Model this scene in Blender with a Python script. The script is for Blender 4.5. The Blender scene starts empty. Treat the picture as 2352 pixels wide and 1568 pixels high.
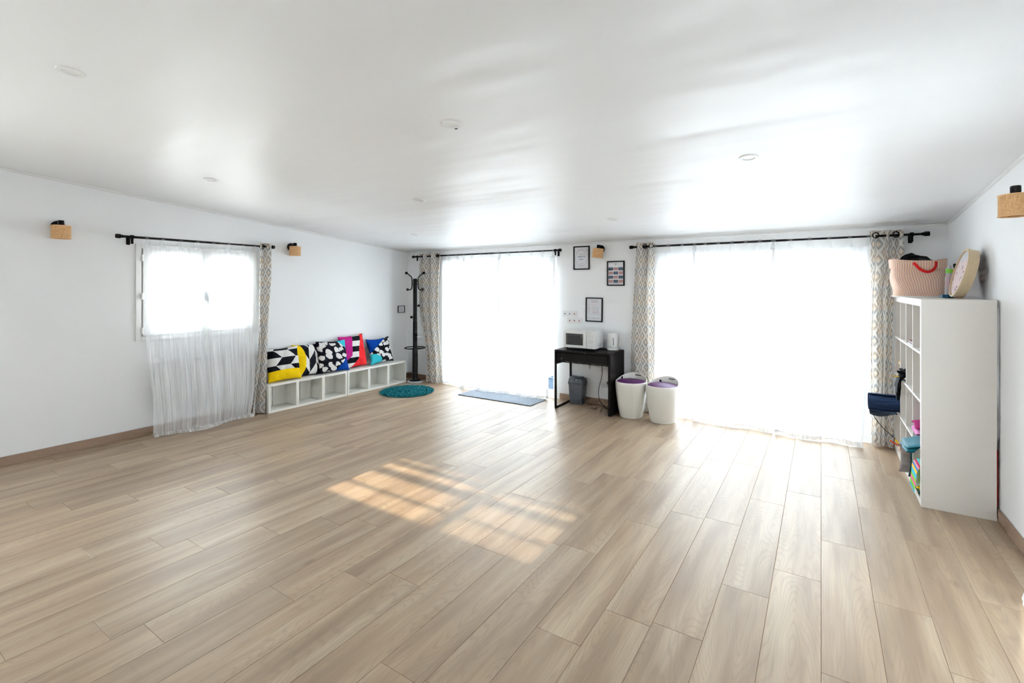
import bpy, bmesh, math, random
from mathutils import Vector, Matrix, noise
R = math.radians
scene = bpy.context.scene
col = scene.collection
random.seed(7)

# ------------------------------------------------------------------ camera
FPX, HZ, CAMH = 1099.0, 658.0, 1.56
YAW = math.atan(710.0 / FPX)
cam_data = bpy.data.cameras.new('camera')
cam_data.sensor_width = 36.0
cam_data.lens = FPX / 2352.0 * 36.0
cam_data.shift_y = -(784.0 - HZ) / 2352.0
cam_data.clip_start = 0.05
cam = bpy.data.objects.new('camera', cam_data)
cam.location = (0, 0, CAMH)
cam.rotation_euler = (R(90), 0, YAW)
col.objects.link(cam)
scene.camera = cam

# ------------------------------------------------------------------ world, sun, exposure
world = bpy.data.worlds.new('overcast_sky')
scene.world = world
world.use_nodes = True
wn = world.node_tree.nodes
wn['Background'].inputs[0].default_value = (0.915, 0.955, 1.0, 1)
wn['Background'].inputs[1].default_value = 13.5

sun_d = bpy.data.lights.new('sun', 'SUN')
sun_d.energy = 9.0
sun_d.angle = R(0.4)
sun_d.color = (1.0, 0.83, 0.63)
sun = bpy.data.objects.new('sun', sun_d)
SUN_EL = 22.0
sun.rotation_euler = (R(90 - SUN_EL), 0, 0)      # shines towards +Y, downwards
sun.location = (-2.3, -6, 4)
col.objects.link(sun)

scene.view_settings.view_transform = 'Standard'
scene.view_settings.look = 'None'
scene.view_settings.gamma = 1.0
scene.view_settings.use_curve_mapping = False
scene.view_settings.exposure = 0.60
try:
    cy = scene.cycles
    cy.use_denoising = True
    cy.max_bounces = 6
    cy.use_adaptive_sampling = True
    cy.adaptive_threshold = 0.09
    cy.adaptive_min_samples = 12
    cy.diffuse_bounces = 4
    cy.glossy_bounces = 4
    cy.transmission_bounces = 8
    cy.transparent_max_bounces = 6
    cy.sample_clamp_indirect = 8.0
    cy.caustics_reflective = False
    cy.caustics_refractive = False
except Exception:
    pass

# room box (metres, camera above the origin)
XL, XR, YF, YB = -5.97, 1.0, -1.0, 5.95
def ceil_z(y): return 2.155 + 0.09 * (YB - y)

# daylight portals in the window openings (they only guide sampling of the sky)
def portal(name, loc, rot, sx, sy):
    d = bpy.data.lights.new(name, 'AREA')
    d.shape = 'RECTANGLE'; d.size = sx; d.size_y = sy
    d.cycles.is_portal = True
    o = bpy.data.objects.new(name, d)
    o.location = loc; o.rotation_euler = rot
    col.objects.link(o)
portal('daylight_portal_terrace', (-0.62, YB + 0.27, 0.98), (R(-90), 0, 0), 2.2, 1.95)
portal('daylight_portal_entrance', (-4.1, YB + 0.27, 1.0), (R(-90), 0, 0), 2.2, 2.0)
portal('daylight_portal_casement', (XL - 0.27, 2.68, 1.5), (0, R(-90), 0), 1.0, 1.3)
portal('daylight_portal_side', (XR + 0.27, 2.8, 1.0), (0, R(90), 0), 2.0, 1.2)
portal('daylight_portal_left_rear', (XL - 0.27, -0.3, 1.0), (0, R(-90), 0), 2.05, 1.2)

# ------------------------------------------------------------------ node helpers
class NT:
    def __init__(s, name):
        s.m = bpy.data.materials.new(name); s.m.use_nodes = True
        s.t = s.m.node_tree; s.n = s.t.nodes; s.n.clear()
        s.out = s.n.new('ShaderNodeOutputMaterial')
    def link(s, a, b): s.t.links.new(a, b)
    def node(s, typ, **kw):
        n = s.n.new(typ)
        for k, v in kw.items(): setattr(n, k, v)
        return n
    def put(s, sock, v):
        if hasattr(v, 'is_output') or isinstance(v, bpy.types.NodeSocket): s.link(v, sock)
        elif isinstance(v, (tuple, list)) and len(v) == 3 and sock.type == 'RGBA': sock.default_value = (*v, 1)
        else: sock.default_value = v
    def math(s, op, a, b=0.0, c=0.0):
        n = s.node('ShaderNodeMath', operation=op)
        s.put(n.inputs[0], a); s.put(n.inputs[1], b); s.put(n.inputs[2], c)
        return n.outputs[0]
    def mix(s, f, a, b, mode='MIX'):
        n = s.node('ShaderNodeMix', data_type='RGBA', blend_type=mode)
        s.put(n.inputs[0], f); s.put(n.inputs[6], a); s.put(n.inputs[7], b)
        return n.outputs[2]
    def noise(s, vec, scale, detail=3.0, rough=0.5, dims='3D'):
        n = s.node('ShaderNodeTexNoise', noise_dimensions=dims)
        if vec is not None: s.link(vec, n.inputs['Vector'])
        n.inputs['Scale'].default_value = scale; n.inputs['Detail'].default_value = detail
        n.inputs['Roughness'].default_value = rough
        return n.outputs['Fac']
    def mapping(s, vec, scale=(1, 1, 1), loc=(0, 0, 0), rot=(0, 0, 0)):
        n = s.node('ShaderNodeMapping')
        s.link(vec, n.inputs[0]); n.inputs['Scale'].default_value = scale
        n.inputs['Location'].default_value = loc; n.inputs['Rotation'].default_value = rot
        return n.outputs[0]
    def coord(s, which='Object'): return s.node('ShaderNodeTexCoord').outputs[which]
    def sep(s, v):
        n = s.node('ShaderNodeSeparateXYZ'); s.link(v, n.inputs[0]); return n.outputs
    def comb(s, x, y, z):
        n = s.node('ShaderNodeCombineXYZ')
        for i, q in enumerate((x, y, z)): s.put(n.inputs[i], q)
        return n.outputs[0]
    def ramp(s, f, stops, interp='LINEAR'):
        n = s.node('ShaderNodeValToRGB'); s.link(f, n.inputs[0])
        cr = n.color_ramp; cr.interpolation = interp
        while len(cr.elements) < len(stops): cr.elements.new(0.5)
        for e, (p, c) in zip(cr.elements, stops):
            e.position = p; e.color = (*c, 1) if len(c) == 3 else c
        return n.outputs[0]
    def bump(s, h, strength=0.1, dist=0.01):
        n = s.node('ShaderNodeBump'); s.link(h, n.inputs['Height'])
        n.inputs['Strength'].default_value = strength; n.inputs['Distance'].default_value = dist
        return n.outputs[0]
    def bsdf(s, color, rough=0.5, spec=0.5, metal=0.0, normal=None, **kw):
        n = s.node('ShaderNodeBsdfPrincipled')
        s.put(n.inputs['Base Color'], color); s.put(n.inputs['Roughness'], rough)
        n.inputs['Metallic'].default_value = metal
        n.inputs['Specular IOR Level'].default_value = spec
        if normal is not None: s.link(normal, n.inputs['Normal'])
        for k, v in kw.items(): s.put(n.inputs[k], v)
        return n.outputs[0]
    def done(s, shader):
        s.link(shader, s.out.inputs[0]); return s.m

def srgb(r, g, b):
    f = lambda c: (c / 255 / 12.92) if c / 255 <= 0.04045 else ((c / 255 + 0.055) / 1.055) ** 2.4
    return (f(r), f(g), f(b))

def plain(name, c, rough=0.5, spec=0.5, metal=0.0, var=0.05, scale=25.0, bump=0.03, stretch=(1, 1, 1), **kw):
    t = NT(name)
    v = t.mapping(t.coord(), stretch)
    n = t.noise(v, scale, 1)
    lo = tuple(x * (1 - var) for x in c); hi = tuple(min(1, x * (1 + var)) for x in c)
    cc = t.mix(n, lo, hi)
    return t.done(t.bsdf(cc, rough, spec, metal, t.bump(n, bump, 0.004), **kw))

# ------------------------------------------------------------------ materials
M = {}
M['wall'] = plain('painted_wall_white', (0.90, 0.905, 0.915), 0.6, 0.3, var=0.01, scale=60, bump=0.04)
def m_ceiling():
    t = NT('satin_stretch_ceiling')
    v = t.coord()
    big = t.noise(t.mapping(v, (0.35, 1.5, 1)), 1.3, 2)
    fine = t.noise(v, 14, 2)
    h = t.math('ADD', big, t.math('MULTIPLY', fine, 0.02))
    return t.done(t.bsdf((0.875, 0.88, 0.89), 0.40, 0.32, 0, t.bump(h, 0.7, 0.07)))
M['ceiling'] = m_ceiling()
M['trim_white'] = plain('white_trim_paint', (0.82, 0.82, 0.81), 0.45, 0.4, var=0.01)
def m_plank():
    t = NT('oak_laminate_plank')
    o = t.coord()
    rnd = t.node('ShaderNodeObjectInfo').outputs['Random']
    off = t.comb(t.math('MULTIPLY', rnd, 37.0), t.math('MULTIPLY', rnd, 91.0), 0.0)
    add = t.node('ShaderNodeVectorMath', operation='ADD'); t.link(o, add.inputs[0]); t.link(off, add.inputs[1])
    p = add.outputs[0]
    streak = t.noise(t.mapping(p, (16, 0.9, 1)), 1.6, 3, 0.6)
    fine = t.noise(t.mapping(p, (90, 2.5, 1)), 2.0, 1.5, 0.6)
    base = t.noise(t.mapping(p, (4.6, 0.62, 1)), 1.0, 2.2, 0.35)
    rings = t.math('SINE', t.math('MULTIPLY', base, 300.0))
    broad = t.noise(t.mapping(p, (7, 0.8, 1)), 1.0, 2)
    c = t.ramp(broad, [(0.30, srgb(160, 129, 98)), (0.5, srgb(192, 163, 130)), (0.72, srgb(216, 193, 162))])
    c = t.mix(t.math('MULTIPLY', t.math('SUBTRACT', streak, 0.34), 1.15), c, srgb(142, 116, 94))
    c = t.mix(t.math('MULTIPLY', t.math('POWER', t.math('MAXIMUM', rings, 0.0), 2.0), 0.26), c, srgb(146, 120, 98))
    c = t.mix(t.math('MULTIPLY', fine, 0.22), c, srgb(226, 211, 194))
    vor = t.node('ShaderNodeTexVoronoi'); t.link(t.mapping(p, (3.2, 1.3, 1)), vor.inputs['Vector']); vor.inputs['Scale'].default_value = 1.1
    kr = t.node('ShaderNodeMapRange'); t.link(t.math('ADD', vor.outputs['Distance'], t.math('MULTIPLY', t.math('SUBTRACT', fine, 0.5), 0.06)), kr.inputs[0])
    kr.inputs[1].default_value = 0.085; kr.inputs[2].default_value = 0.015; kr.inputs[3].default_value = 0.0; kr.inputs[4].default_value = 0.5
    knot = kr.outputs[0]
    c = t.mix(knot, c, srgb(120, 98, 82))
    tone = t.math('ADD', t.math('MULTIPLY', rnd, 0.10), 0.71)
    c = t.mix(1.0, c, t.comb(tone, tone, tone), 'MULTIPLY')
    b = t.math('ADD', t.math('MULTIPLY', fine, 0.5), t.math('MULTIPLY', rings, 0.25))
    return t.done(t.bsdf(c, 0.40, 0.62, 0, t.bump(b, 0.10, 0.002)))
M['plank'] = m_plank()
M['underlay'] = plain('brown_joint_underlay', srgb(132, 100, 76), 0.8, 0.2)
M['baseboard'] = plain('oak_skirting', srgb(160, 134, 114), 0.45, 0.4, var=0.12, scale=6, stretch=(3, 3, 20))
M['black'] = plain('black_painted_metal', (0.009, 0.009, 0.010), 0.45, 0.28, var=0.2)
M['blackbrown'] = plain('black_brown_wood_foil', (0.011, 0.0085, 0.009), 0.48, 0.24, var=0.25, scale=12, stretch=(1, 1, 14))
M['melamine'] = plain('cream_white_melamine', (0.86, 0.845, 0.785), 0.38, 0.45, var=0.01)
M['shelfwhite'] = plain('off_white_shelf_foil', (0.785, 0.745, 0.70), 0.42, 0.45, var=0.012, scale=40)
M['pegs'] = plain('dark_peg_hole', (0.05, 0.045, 0.04), 0.7)
M['gap'] = plain('dark_gap', (0.05, 0.045, 0.04), 0.8)
M['pvc'] = plain('white_pvc_frame', (0.82, 0.82, 0.81), 0.35, 0.5, var=0.01)
M['alu'] = plain('blue_crate_plastic', (0.015, 0.045, 0.09), 0.4, 0.5, var=0.1)
def m_glass():
    t = NT('window_glass')
    tr = t.node('ShaderNodeBsdfTransparent'); tr.inputs[0].default_value = (0.95, 0.97, 0.96, 1)
    gl = t.node('ShaderNodeBsdfGlossy'); gl.inputs['Roughness'].default_value = 0.03
    n = t.noise(t.coord(), 3.0)
    fr = t.node('ShaderNodeFresnel'); fr.inputs[0].default_value = 1.3
    mx = t.node('ShaderNodeMixShader')
    t.link(t.math('MULTIPLY', fr.outputs[0], t.math('ADD', 0.7, t.math('MULTIPLY', n, 0.1))), mx.inputs[0])
    t.link(tr.outputs[0], mx.inputs[1]); t.link(gl.outputs[0], mx.inputs[2])
    return t.done(mx.outputs[0])
M['glass'] = m_glass()
def m_sheer(name, lo, hi, fine=210.0, back=0.5, hem=1.0):
    t = NT(name)
    uv = t.coord('UV')
    s1 = t.noise(t.mapping(uv, (fine, 1.2, 1)), 1.0, 0, 0.6)
    s2 = t.noise(t.mapping(uv, (26, 1.6, 1)), 1.0, 1, 0.6)
    s = t.math('ADD', t.math('MULTIPLY', s1, 0.55), t.math('MULTIPLY', s2, 0.45))
    fac = t.node('ShaderNodeMapRange'); t.link(s, fac.inputs[0])
    fac.inputs[1].default_value = 0.32; fac.inputs[2].default_value = 0.68
    fac.inputs[3].default_value = lo; fac.inputs[4].default_value = hi
    tr = t.node('ShaderNodeBsdfTransparent')
    df = t.node('ShaderNodeBsdfDiffuse'); df.inputs[0].default_value = (0.985, 0.985, 0.985, 1)
    tl = t.node('ShaderNodeBsdfTranslucent'); tl.inputs[0].default_value = (0.86, 0.91, 0.98, 1)
    us = t.sep(uv)[0]
    edge = t.math('MULTIPLY', t.math('ADD', t.math('LESS_THAN', us, 0.03), t.math('GREATER_THAN', us, 0.97)), hem)
    m1 = t.node('ShaderNodeMixShader'); t.link(t.math('MULTIPLY', t.math('SUBTRACT', 1.0, t.math('MULTIPLY', edge, 0.72)), back), m1.inputs[0])
    t.link(df.outputs[0], m1.inputs[1]); t.link(tl.outputs[0], m1.inputs[2])
    m2 = t.node('ShaderNodeMixShader'); t.link(t.math('MAXIMUM', fac.outputs[0], t.math('MULTIPLY', edge, 0.96 if back > 0.3 else 0.7)), m2.inputs[0])
    t.link(tr.outputs[0], m2.inputs[1]); t.link(m1.outputs[0], m2.inputs[2])
    return t.done(m2.outputs[0])
M['sheer'] = m_sheer('white_crinkled_sheer', 0.74, 0.97)
M['sheer_thin'] = m_sheer('white_thin_voile', 0.36, 0.66, fine=170.0, back=0.30, hem=0.25)
M['sheer_hem'] = m_sheer('white_thick_sheer', 0.85, 0.98)
M['sheer_tab'] = m_sheer('white_thin_tab', 0.10, 0.30, hem=0.0)
def m_drape():
    t = NT('ikat_diamond_drape_fabric')
    uv = t.sep(t.coord('UV'))
    wob = t.noise(t.coord('UV'), 60, 2)
    px = t.math('DIVIDE', uv[0], 0.075); py = t.math('DIVIDE', uv[1], 0.158)
    ax = t.math('ABSOLUTE', t.math('SUBTRACT', t.math('FRACT', px), 0.5))
    ay = t.math('ABSOLUTE', t.math('SUBTRACT', t.math('FRACT', py), 0.5))
    d = t.math('ADD', ax, ay)
    stag = t.math('GREATER_THAN', d, 0.5)
    e = t.math('MINIMUM', d, t.math('SUBTRACT', 1.0, d))
    e = t.math('ADD', e, t.math('MULTIPLY', t.math('SUBTRACT', wob, 0.5), 0.07))
    rowblue = t.math('ADD', t.math('MULTIPLY', t.math('SINE', t.math('MULTIPLY', t.math('FLOOR', t.math('MULTIPLY', py, 2.0)), 2.1)), 0.5), 0.5)
    ringc = t.mix(rowblue, srgb(190, 174, 160), srgb(160, 166, 174))
    outer = t.mix(rowblue, srgb(212, 200, 187), srgb(200, 199, 198))
    white = srgb(238, 235, 230)
    cream = srgb(238, 226, 210)
    c = t.mix(t.math('LESS_THAN', e, 0.395), white, outer)
    dots = t.math('GREATER_THAN', t.math('FRACT', t.math('MULTIPLY', t.math('SUBTRACT', ax, ay), 11.0)), 0.35)
    band = t.math('MULTIPLY', t.math('LESS_THAN', e, 0.335), t.math('GREATER_THAN', e, 0.21))
    c = t.mix(t.math('MULTIPLY', band, t.math('ADD', 0.45, t.math('MULTIPLY', dots, 0.55))), c, ringc)
    c = t.mix(t.math('LESS_THAN', e, 0.165), c, cream)
    weave = t.noise(t.mapping(t.coord('UV'), (900, 900, 1)), 1.0, 1)
    c = t.mix(t.math('MULTIPLY', weave, 0.06), c, srgb(150, 140, 130))
    df = t.node('ShaderNodeBsdfDiffuse'); t.link(c, df.inputs[0])
    t.link(t.bump(weave, 0.1, 0.001), df.inputs['Normal'])
    tl = t.node('ShaderNodeBsdfTranslucent'); t.link(c, tl.inputs[0])
    mx = t.node('ShaderNodeMixShader'); mx.inputs[0].default_value = 0.36
    t.link(df.outputs[0], mx.inputs[1]); t.link(tl.outputs[0], mx.inputs[2])
    return t.done(mx.outputs[0])
M['drape'] = m_drape()
def m_rattan():
    t = NT('woven_rattan')
    o = t.coord()
    n = t.noise(t.mapping(o, (60, 60, 320)), 1.0, 2)
    n2 = t.noise(t.mapping(o, (380, 380, 25)), 1.0, 2)
    s = t.math('ADD', t.math('MULTIPLY', n, 0.5), t.math('MULTIPLY', n2, 0.5))
    c = t.ramp(s, [(0.3, srgb(176, 128, 80)), (0.5, srgb(214, 168, 118)), (0.7, srgb(232, 194, 148))])
    return t.done(t.bsdf(c, 0.65, 0.3, 0, t.bump(s, 0.3, 0.002)))
M['rattan'] = m_rattan()
M['rattan_rim'] = plain('rattan_edge_band', srgb(226, 182, 134), 0.6, 0.3)
M['paper'] = plain('white_print_paper', (0.74, 0.74, 0.77), 0.6, 0.3, var=0.02)
M['ink_navy'] = plain('navy_ink', srgb(70, 88, 108), 0.6, 0.2, var=0.15, scale=200)
M['ink_rose'] = plain('rose_ink', srgb(196, 150, 144), 0.6, 0.2, var=0.08, scale=200)
M['ink_grey'] = plain('grey_ink', srgb(140, 138, 146), 0.6, 0.2, var=0.08, scale=200)
M['ink_pale'] = plain('pale_blue_ink', srgb(150, 166, 186), 0.6, 0.2, var=0.08, scale=200)
M['ink_pink'] = plain('pale_pink_ink', srgb(222, 186, 192), 0.6, 0.2, var=0.08, scale=200)
M['appliance'] = plain('white_appliance_plastic', (0.80, 0.80, 0.79), 0.3, 0.5, var=0.01)
M['appliance_grey'] = plain('pale_grey_plastic', (0.60, 0.60, 0.60), 0.35, 0.5, var=0.02)
M['microglass'] = plain('black_oven_glass', (0.015, 0.013, 0.015), 0.12, 0.6, var=0.1)
M['micromesh'] = plain('dark_oven_mesh', (0.055, 0.052, 0.056), 0.4, 0.4, var=0.15, scale=300)
M['gauge'] = plain('grey_water_gauge', srgb(90, 98, 120), 0.2, 0.5)
M['bin'] = plain('slate_grey_plastic', srgb(92, 98, 106), 0.42, 0.45, var=0.05)
M['bin_dark'] = plain('slate_grey_lid_plastic', srgb(84, 91, 101), 0.34, 0.5, var=0.05)
M['stool'] = plain('ivory_gloss_plastic', (0.78, 0.755, 0.70), 0.22, 0.5, var=0.01)
M['purple'] = plain('purple_leatherette', srgb(84, 24, 92), 0.42, 0.3, var=0.06, scale=120, bump=0.06)
M['purple_dark'] = plain('dark_purple_strap', srgb(52, 20, 58), 0.5, 0.4)
M['marble'] = plain('grey_marble_base', (0.50, 0.51, 0.52), 0.25, 0.5, var=0.45, scale=9)
M['knob_brown'] = plain('dark_brown_knob', (0.030, 0.012, 0.009), 0.35, 0.5)
def m_rug():
    t = NT('teal_shag_pile')
    rnd = t.noise(t.coord(), 55, 2)
    c = t.ramp(rnd, [(0.3, srgb(14, 92, 104)), (0.55, srgb(34, 136, 146)), (0.75, srgb(84, 174, 180))])
    return t.done(t.bsdf(c, 0.75, 0.2))
M['rug'] = m_rug()
def m_doormat():
    t = NT('grey_loop_doormat')
    n = t.noise(t.mapping(t.coord(), (1, 1, 1)), 170, 2)
    c = t.ramp(n, [(0.32, srgb(104, 112, 124)), (0.5, srgb(150, 158, 168)), (0.68, srgb(198, 204, 212))])
    return t.done(t.bsdf(c, 0.95, 0.1, 0, t.bump(n, 0.6, 0.004)))
M['doormat'] = m_doormat()
M['mat_edge'] = plain('dark_mat_edging', srgb(52, 60, 72), 0.8, 0.2)
M['radiator'] = plain('pale_grey_radiator_enamel', (0.78, 0.775, 0.77), 0.4, 0.4, var=0.02)
M['navy_mat'] = plain('navy_foam_mat', srgb(40, 62, 98), 0.75, 0.3, var=0.12, scale=150, bump=0.12)
M['slate_mat'] = plain('slate_blue_foam_mat', srgb(66, 80, 98), 0.8, 0.3, var=0.12, scale=150, bump=0.12)
M['wood_pale'] = plain('pale_bent_wood', srgb(206, 184, 150), 0.5, 0.4, var=0.10, scale=10, stretch=(1, 8, 8))
M['wood_block'] = plain('natural_wood_block', srgb(220, 182, 138), 0.5, 0.4, var=0.1, scale=14, stretch=(1, 1, 8))
M['black_net'] = plain('black_net_fabric', (0.012, 0.013, 0.017), 0.75, 0.3, var=0.4, scale=60, bump=0.3)
M['red'] = plain('red_webbing', srgb(214, 22, 20), 0.6, 0.3, var=0.08, scale=150, bump=0.15)
M['red_orange'] = plain('orange_red_plastic', srgb(232, 62, 28), 0.4, 0.4)
M['white_cotton'] = plain('white_cotton_cord', (0.80, 0.78, 0.76), 0.8, 0.2)
M['green_cap'] = plain('lime_green_plastic', srgb(104, 190, 40), 0.35, 0.5)
M['teal_blue'] = plain('petrol_blue_card', srgb(20, 84, 116), 0.5, 0.4)
M['pink'] = plain('pink_fleece', srgb(226, 150, 200), 0.9, 0.1, var=0.06, bump=0.2)
M['magenta'] = plain('magenta_fleece', srgb(160, 30, 100), 0.9, 0.1, var=0.06, bump=0.2)
M['teal_velvet'] = plain('teal_velvet', srgb(24, 116, 134), 0.55, 0.3, var=0.35, scale=22, bump=0.3, stretch=(1, 1, 3))
M['dark_green'] = plain('dark_green_velvet', srgb(8, 52, 50), 0.6, 0.3, var=0.3)
M['grey_cushion'] = plain('taupe_grey_cotton', srgb(150, 143, 142), 0.85, 0.2, var=0.05, bump=0.15)
M['dark_red'] = plain('dark_red_cover', srgb(112, 18, 34), 0.4, 0.4)
M['dark_cover'] = plain('charcoal_cover', srgb(64, 50, 58), 0.4, 0.4)
M['coral'] = plain('coral_red_felt', srgb(206, 50, 56), 0.8, 0.2)
M['yellow'] = plain('yellow_felt', srgb(246, 200, 24), 0.7, 0.2)
M['leaf'] = plain('dark_green_leaf', srgb(20, 70, 50), 0.6, 0.3)
M['skin_wood'] = plain('peach_wooden_bead', srgb(230, 190, 166), 0.5, 0.4)
def m_clear():
    t = NT('clear_plastic_bottle')
    tr = t.node('ShaderNodeBsdfTransparent'); tr.inputs[0].default_value = (0.88, 0.88, 0.90, 1)
    n = t.noise(t.coord(), 20)
    p = t.bsdf(t.mix(n, (0.6, 0.58, 0.6), (0.75, 0.7, 0.72)), 0.15, 0.5)
    mx = t.node('ShaderNodeMixShader'); mx.inputs[0].default_value = 0.45
    t.link(tr.outputs[0], mx.inputs[1]); t.link(p, mx.inputs[2])
    return t.done(mx.outputs[0])
M['clear'] = m_clear()
M['pink_liquid'] = plain('pink_red_sticks', srgb(214, 40, 70), 0.4, 0.4)
M['terrace'] = plain('pale_concrete_terrace', (0.80, 0.79, 0.77), 0.8, 0.2, var=0.1, scale=3)
M['roof'] = plain('grey_roof_sheet', (0.3, 0.3, 0.3), 0.8, 0.2)
M['dot_blue'] = plain('blue_sticker', srgb(40, 84, 160), 0.5)
M['dot_red'] = plain('dark_red_sticker', srgb(150, 26, 50), 0.5)
M['sign_green'] = plain('pale_green_sign', srgb(196, 208, 180), 0.5, var=0.05)

def stripes_uv(name, stops, period, slant=0.0, rough=0.8):
    t = NT(name)
    uv = t.sep(t.coord('UV'))
    f = t.math('FRACT', t.math('DIVIDE', t.math('ADD', uv[0], t.math('MULTIPLY', uv[1], slant)), period))
    c = t.ramp(f, stops, 'CONSTANT')
    n = t.noise(t.coord(), 25, 3)
    return t.done(t.bsdf(c, rough, 0.2, 0, t.bump(n, 0.25, 0.01)))
tote_stops = [(0.0, srgb(232, 226, 218)), (0.16, srgb(236, 178, 84)), (0.34, srgb(226, 216, 206)), (0.52, srgb(176, 46, 50)),
              (0.66, srgb(232, 226, 218)), (0.80, srgb(226, 128, 104)), (0.92, srgb(224, 214, 208))]
M['tote'] = stripes_uv('orange_red_striped_canvas', tote_stops, 0.0175, 0.20)
M['tote_cuff'] = stripes_uv('orange_red_striped_cuff', tote_stops, 0.0175, 0.0)
towel_stops = [(0.0, srgb(120, 190, 60)), (0.10, srgb(240, 90, 150)), (0.18, srgb(140, 200, 60)), (0.28, srgb(60, 190, 220)), (0.42, srgb(250, 190, 30)),
               (0.52, srgb(30, 120, 190)), (0.60, srgb(220, 150, 150)), (0.67, srgb(206, 20, 90)), (0.75, srgb(80, 190, 180)), (0.86, srgb(30, 140, 210)), (0.94, srgb(120, 190, 50))]
M['towel'] = stripes_uv('multicolour_striped_towel', towel_stops, 0.30)

BLACK, WHITE = (0.012, 0.014, 0.022), (0.78, 0.76, 0.74)
def cushion_mat(name, fn):
    t = NT(name)
    uv = t.sep(t.coord('UV'))
    c = fn(t, uv[0], uv[1])
    n = t.noise(t.coord(), 11, 3)
    w = t.noise(t.coord(), 500, 1)
    return t.done(t.bsdf(c, 0.85, 0.15, 0, t.bump(t.math('ADD', n, t.math('MULTIPLY', w, 0.03)), 0.35, 0.02)))
def chevron(t, a, b, pa, pb, k):
    tri = t.math('ABSOLUTE', t.math('SUBTRACT', t.math('FRACT', t.math('DIVIDE', b, pb)), 0.5))
    row = t.math('MULTIPLY', t.math('FLOOR', t.math('DIVIDE', b, pb * 0.5)), 0.5)
    f = t.math('FRACT', t.math('ADD', t.math('ADD', t.math('DIVIDE', a, pa), row), t.math('MULTIPLY', tri, k)))
    return t.mix(t.math('GREATER_THAN', f, 0.5), WHITE, BLACK)
def pebbles(t, u, v):
    vo = t.node('ShaderNodeTexVoronoi', voronoi_dimensions='2D')
    vo.inputs['Randomness'].default_value = 0.75; vo.inputs['Scale'].default_value = 1.0
    wv = t.math('MULTIPLY', t.math('SUBTRACT', t.noise(t.comb(u, v, 0.0), 6.0, 1), 0.5), 0.9)
    t.link(t.comb(t.math('ADD', t.math('MULTIPLY', u, 4.4), wv), t.math('SUBTRACT', t.math('MULTIPLY', v, 4.9), wv), 0.0), vo.inputs['Vector'])
    return t.mix(t.math('LESS_THAN', vo.outputs['Distance'], 0.37), BLACK, WHITE)
YEL, MAG, RED, BLU, CYA = srgb(248, 206, 10), srgb(192, 40, 132), srgb(238, 48, 52), srgb(0, 66, 158), srgb(58, 190, 206)
def c1(t, u, v):
    edge = t.math('ADD', 0.30, t.math('MULTIPLY', t.math('SINE', t.math('MULTIPLY', u, 3.0)), 0.03))
    return t.mix(t.math('LESS_THAN', v, edge), chevron(t, u, v, 0.86, 0.46, 0.52), YEL)
def c2(t, u, v):
    edge = t.math('ADD', 0.22, t.math('MULTIPLY', t.math('SINE', t.math('MULTIPLY', v, 3.0)), 0.16))
    return t.mix(t.math('LESS_THAN', u, edge), chevron(t, v, u, 0.80, 0.50, 0.80), YEL)
def c3(t, u, v):
    c = pebbles(t, u, v)
    c = t.mix(t.math('GREATER_THAN', t.math('ADD', u, v), 1.66), c, CYA)
    return t.mix(t.math('GREATER_THAN', t.math('SUBTRACT', u, v), 0.50), c, BLU)
def c4(t, u, v):
    st = t.mix(t.math('GREATER_THAN', t.math('FRACT', t.math('ADD', t.math('MULTIPLY', v, 3.0), t.math('MULTIPLY', u, 0.15))), 0.5), WHITE, BLACK)
    e1 = t.math('ADD', 0.42, t.math('MULTIPLY', t.math('SUBTRACT', t.math('MULTIPLY', v, v), 0.5), 0.22))
    e1 = t.math('MINIMUM', e1, t.math('MULTIPLY', t.math('SUBTRACT', v, 0.16), 1.6))
    e2 = t.math('ADD', 0.66, t.math('MULTIPLY', t.math('SUBTRACT', v, 0.5), 0.32))
    e2 = t.math('MINIMUM', e2, t.math('ADD', 0.30, t.math('MULTIPLY', v, 1.1)))
    c = t.mix(t.math('LESS_THAN', u, e1), st, MAG)
    return t.mix(t.math('GREATER_THAN', u, e2), c, RED)
def c5(t, u, v):
    c = pebbles(t, t.math('ADD', u, 3.3), v)
    du = t.math('SUBTRACT', u, 0.0); dv = t.math('SUBTRACT', v, 1.0)
    tl = t.math('ADD', t.math('MULTIPLY', du, 0.75), t.math('MULTIPLY', dv, -1.0))
    c = t.mix(t.math('LESS_THAN', tl, 0.58), c, BLU)
    rr = t.math('ADD', t.math('POWER', t.math('SUBTRACT', u, 0.05), 2.0), t.math('POWER', t.math('SUBTRACT', v, 0.0), 2.0))
    return t.mix(t.math('LESS_THAN', rr, 0.16), c, CYA)
CUSH = [cushion_mat('chevron_yellow_cotton', c1), cushion_mat('yellow_chevron_cotton', c2), cushion_mat('pebble_blue_cotton', c3),
        cushion_mat('pink_stripe_red_cotton', c4), cushion_mat('blue_pebble_cotton', c5)]
def m_drumface():
    t = NT('printed_drum_skin')
    o = t.coord()
    s = t.sep(o)
    w = t.noise(o, 9, 2)
    f = t.math('FRACT', t.math('ADD', t.math('MULTIPLY', t.math('ADD', s[0], t.math('MULTIPLY', s[1], 1.1)), 44.0), t.math('MULTIPLY', w, 2.2)))
    c = t.mix(t.math('MULTIPLY', t.math('LESS_THAN', f, 0.36), 0.75), srgb(206, 204, 206), srgb(206, 120, 104))
    b = t.noise(o, 26, 2)
    c = t.mix(t.math('MULTIPLY', t.math('GREATER_THAN', b, 0.66), 0.9), c, srgb(96, 60, 76))
    c = t.mix(t.math('GREATER_THAN', s[1], 0.095), c, srgb(190, 190, 194))
    return t.done(t.bsdf(c, 0.6, 0.2))
M['drumface'] = m_drumface()

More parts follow.
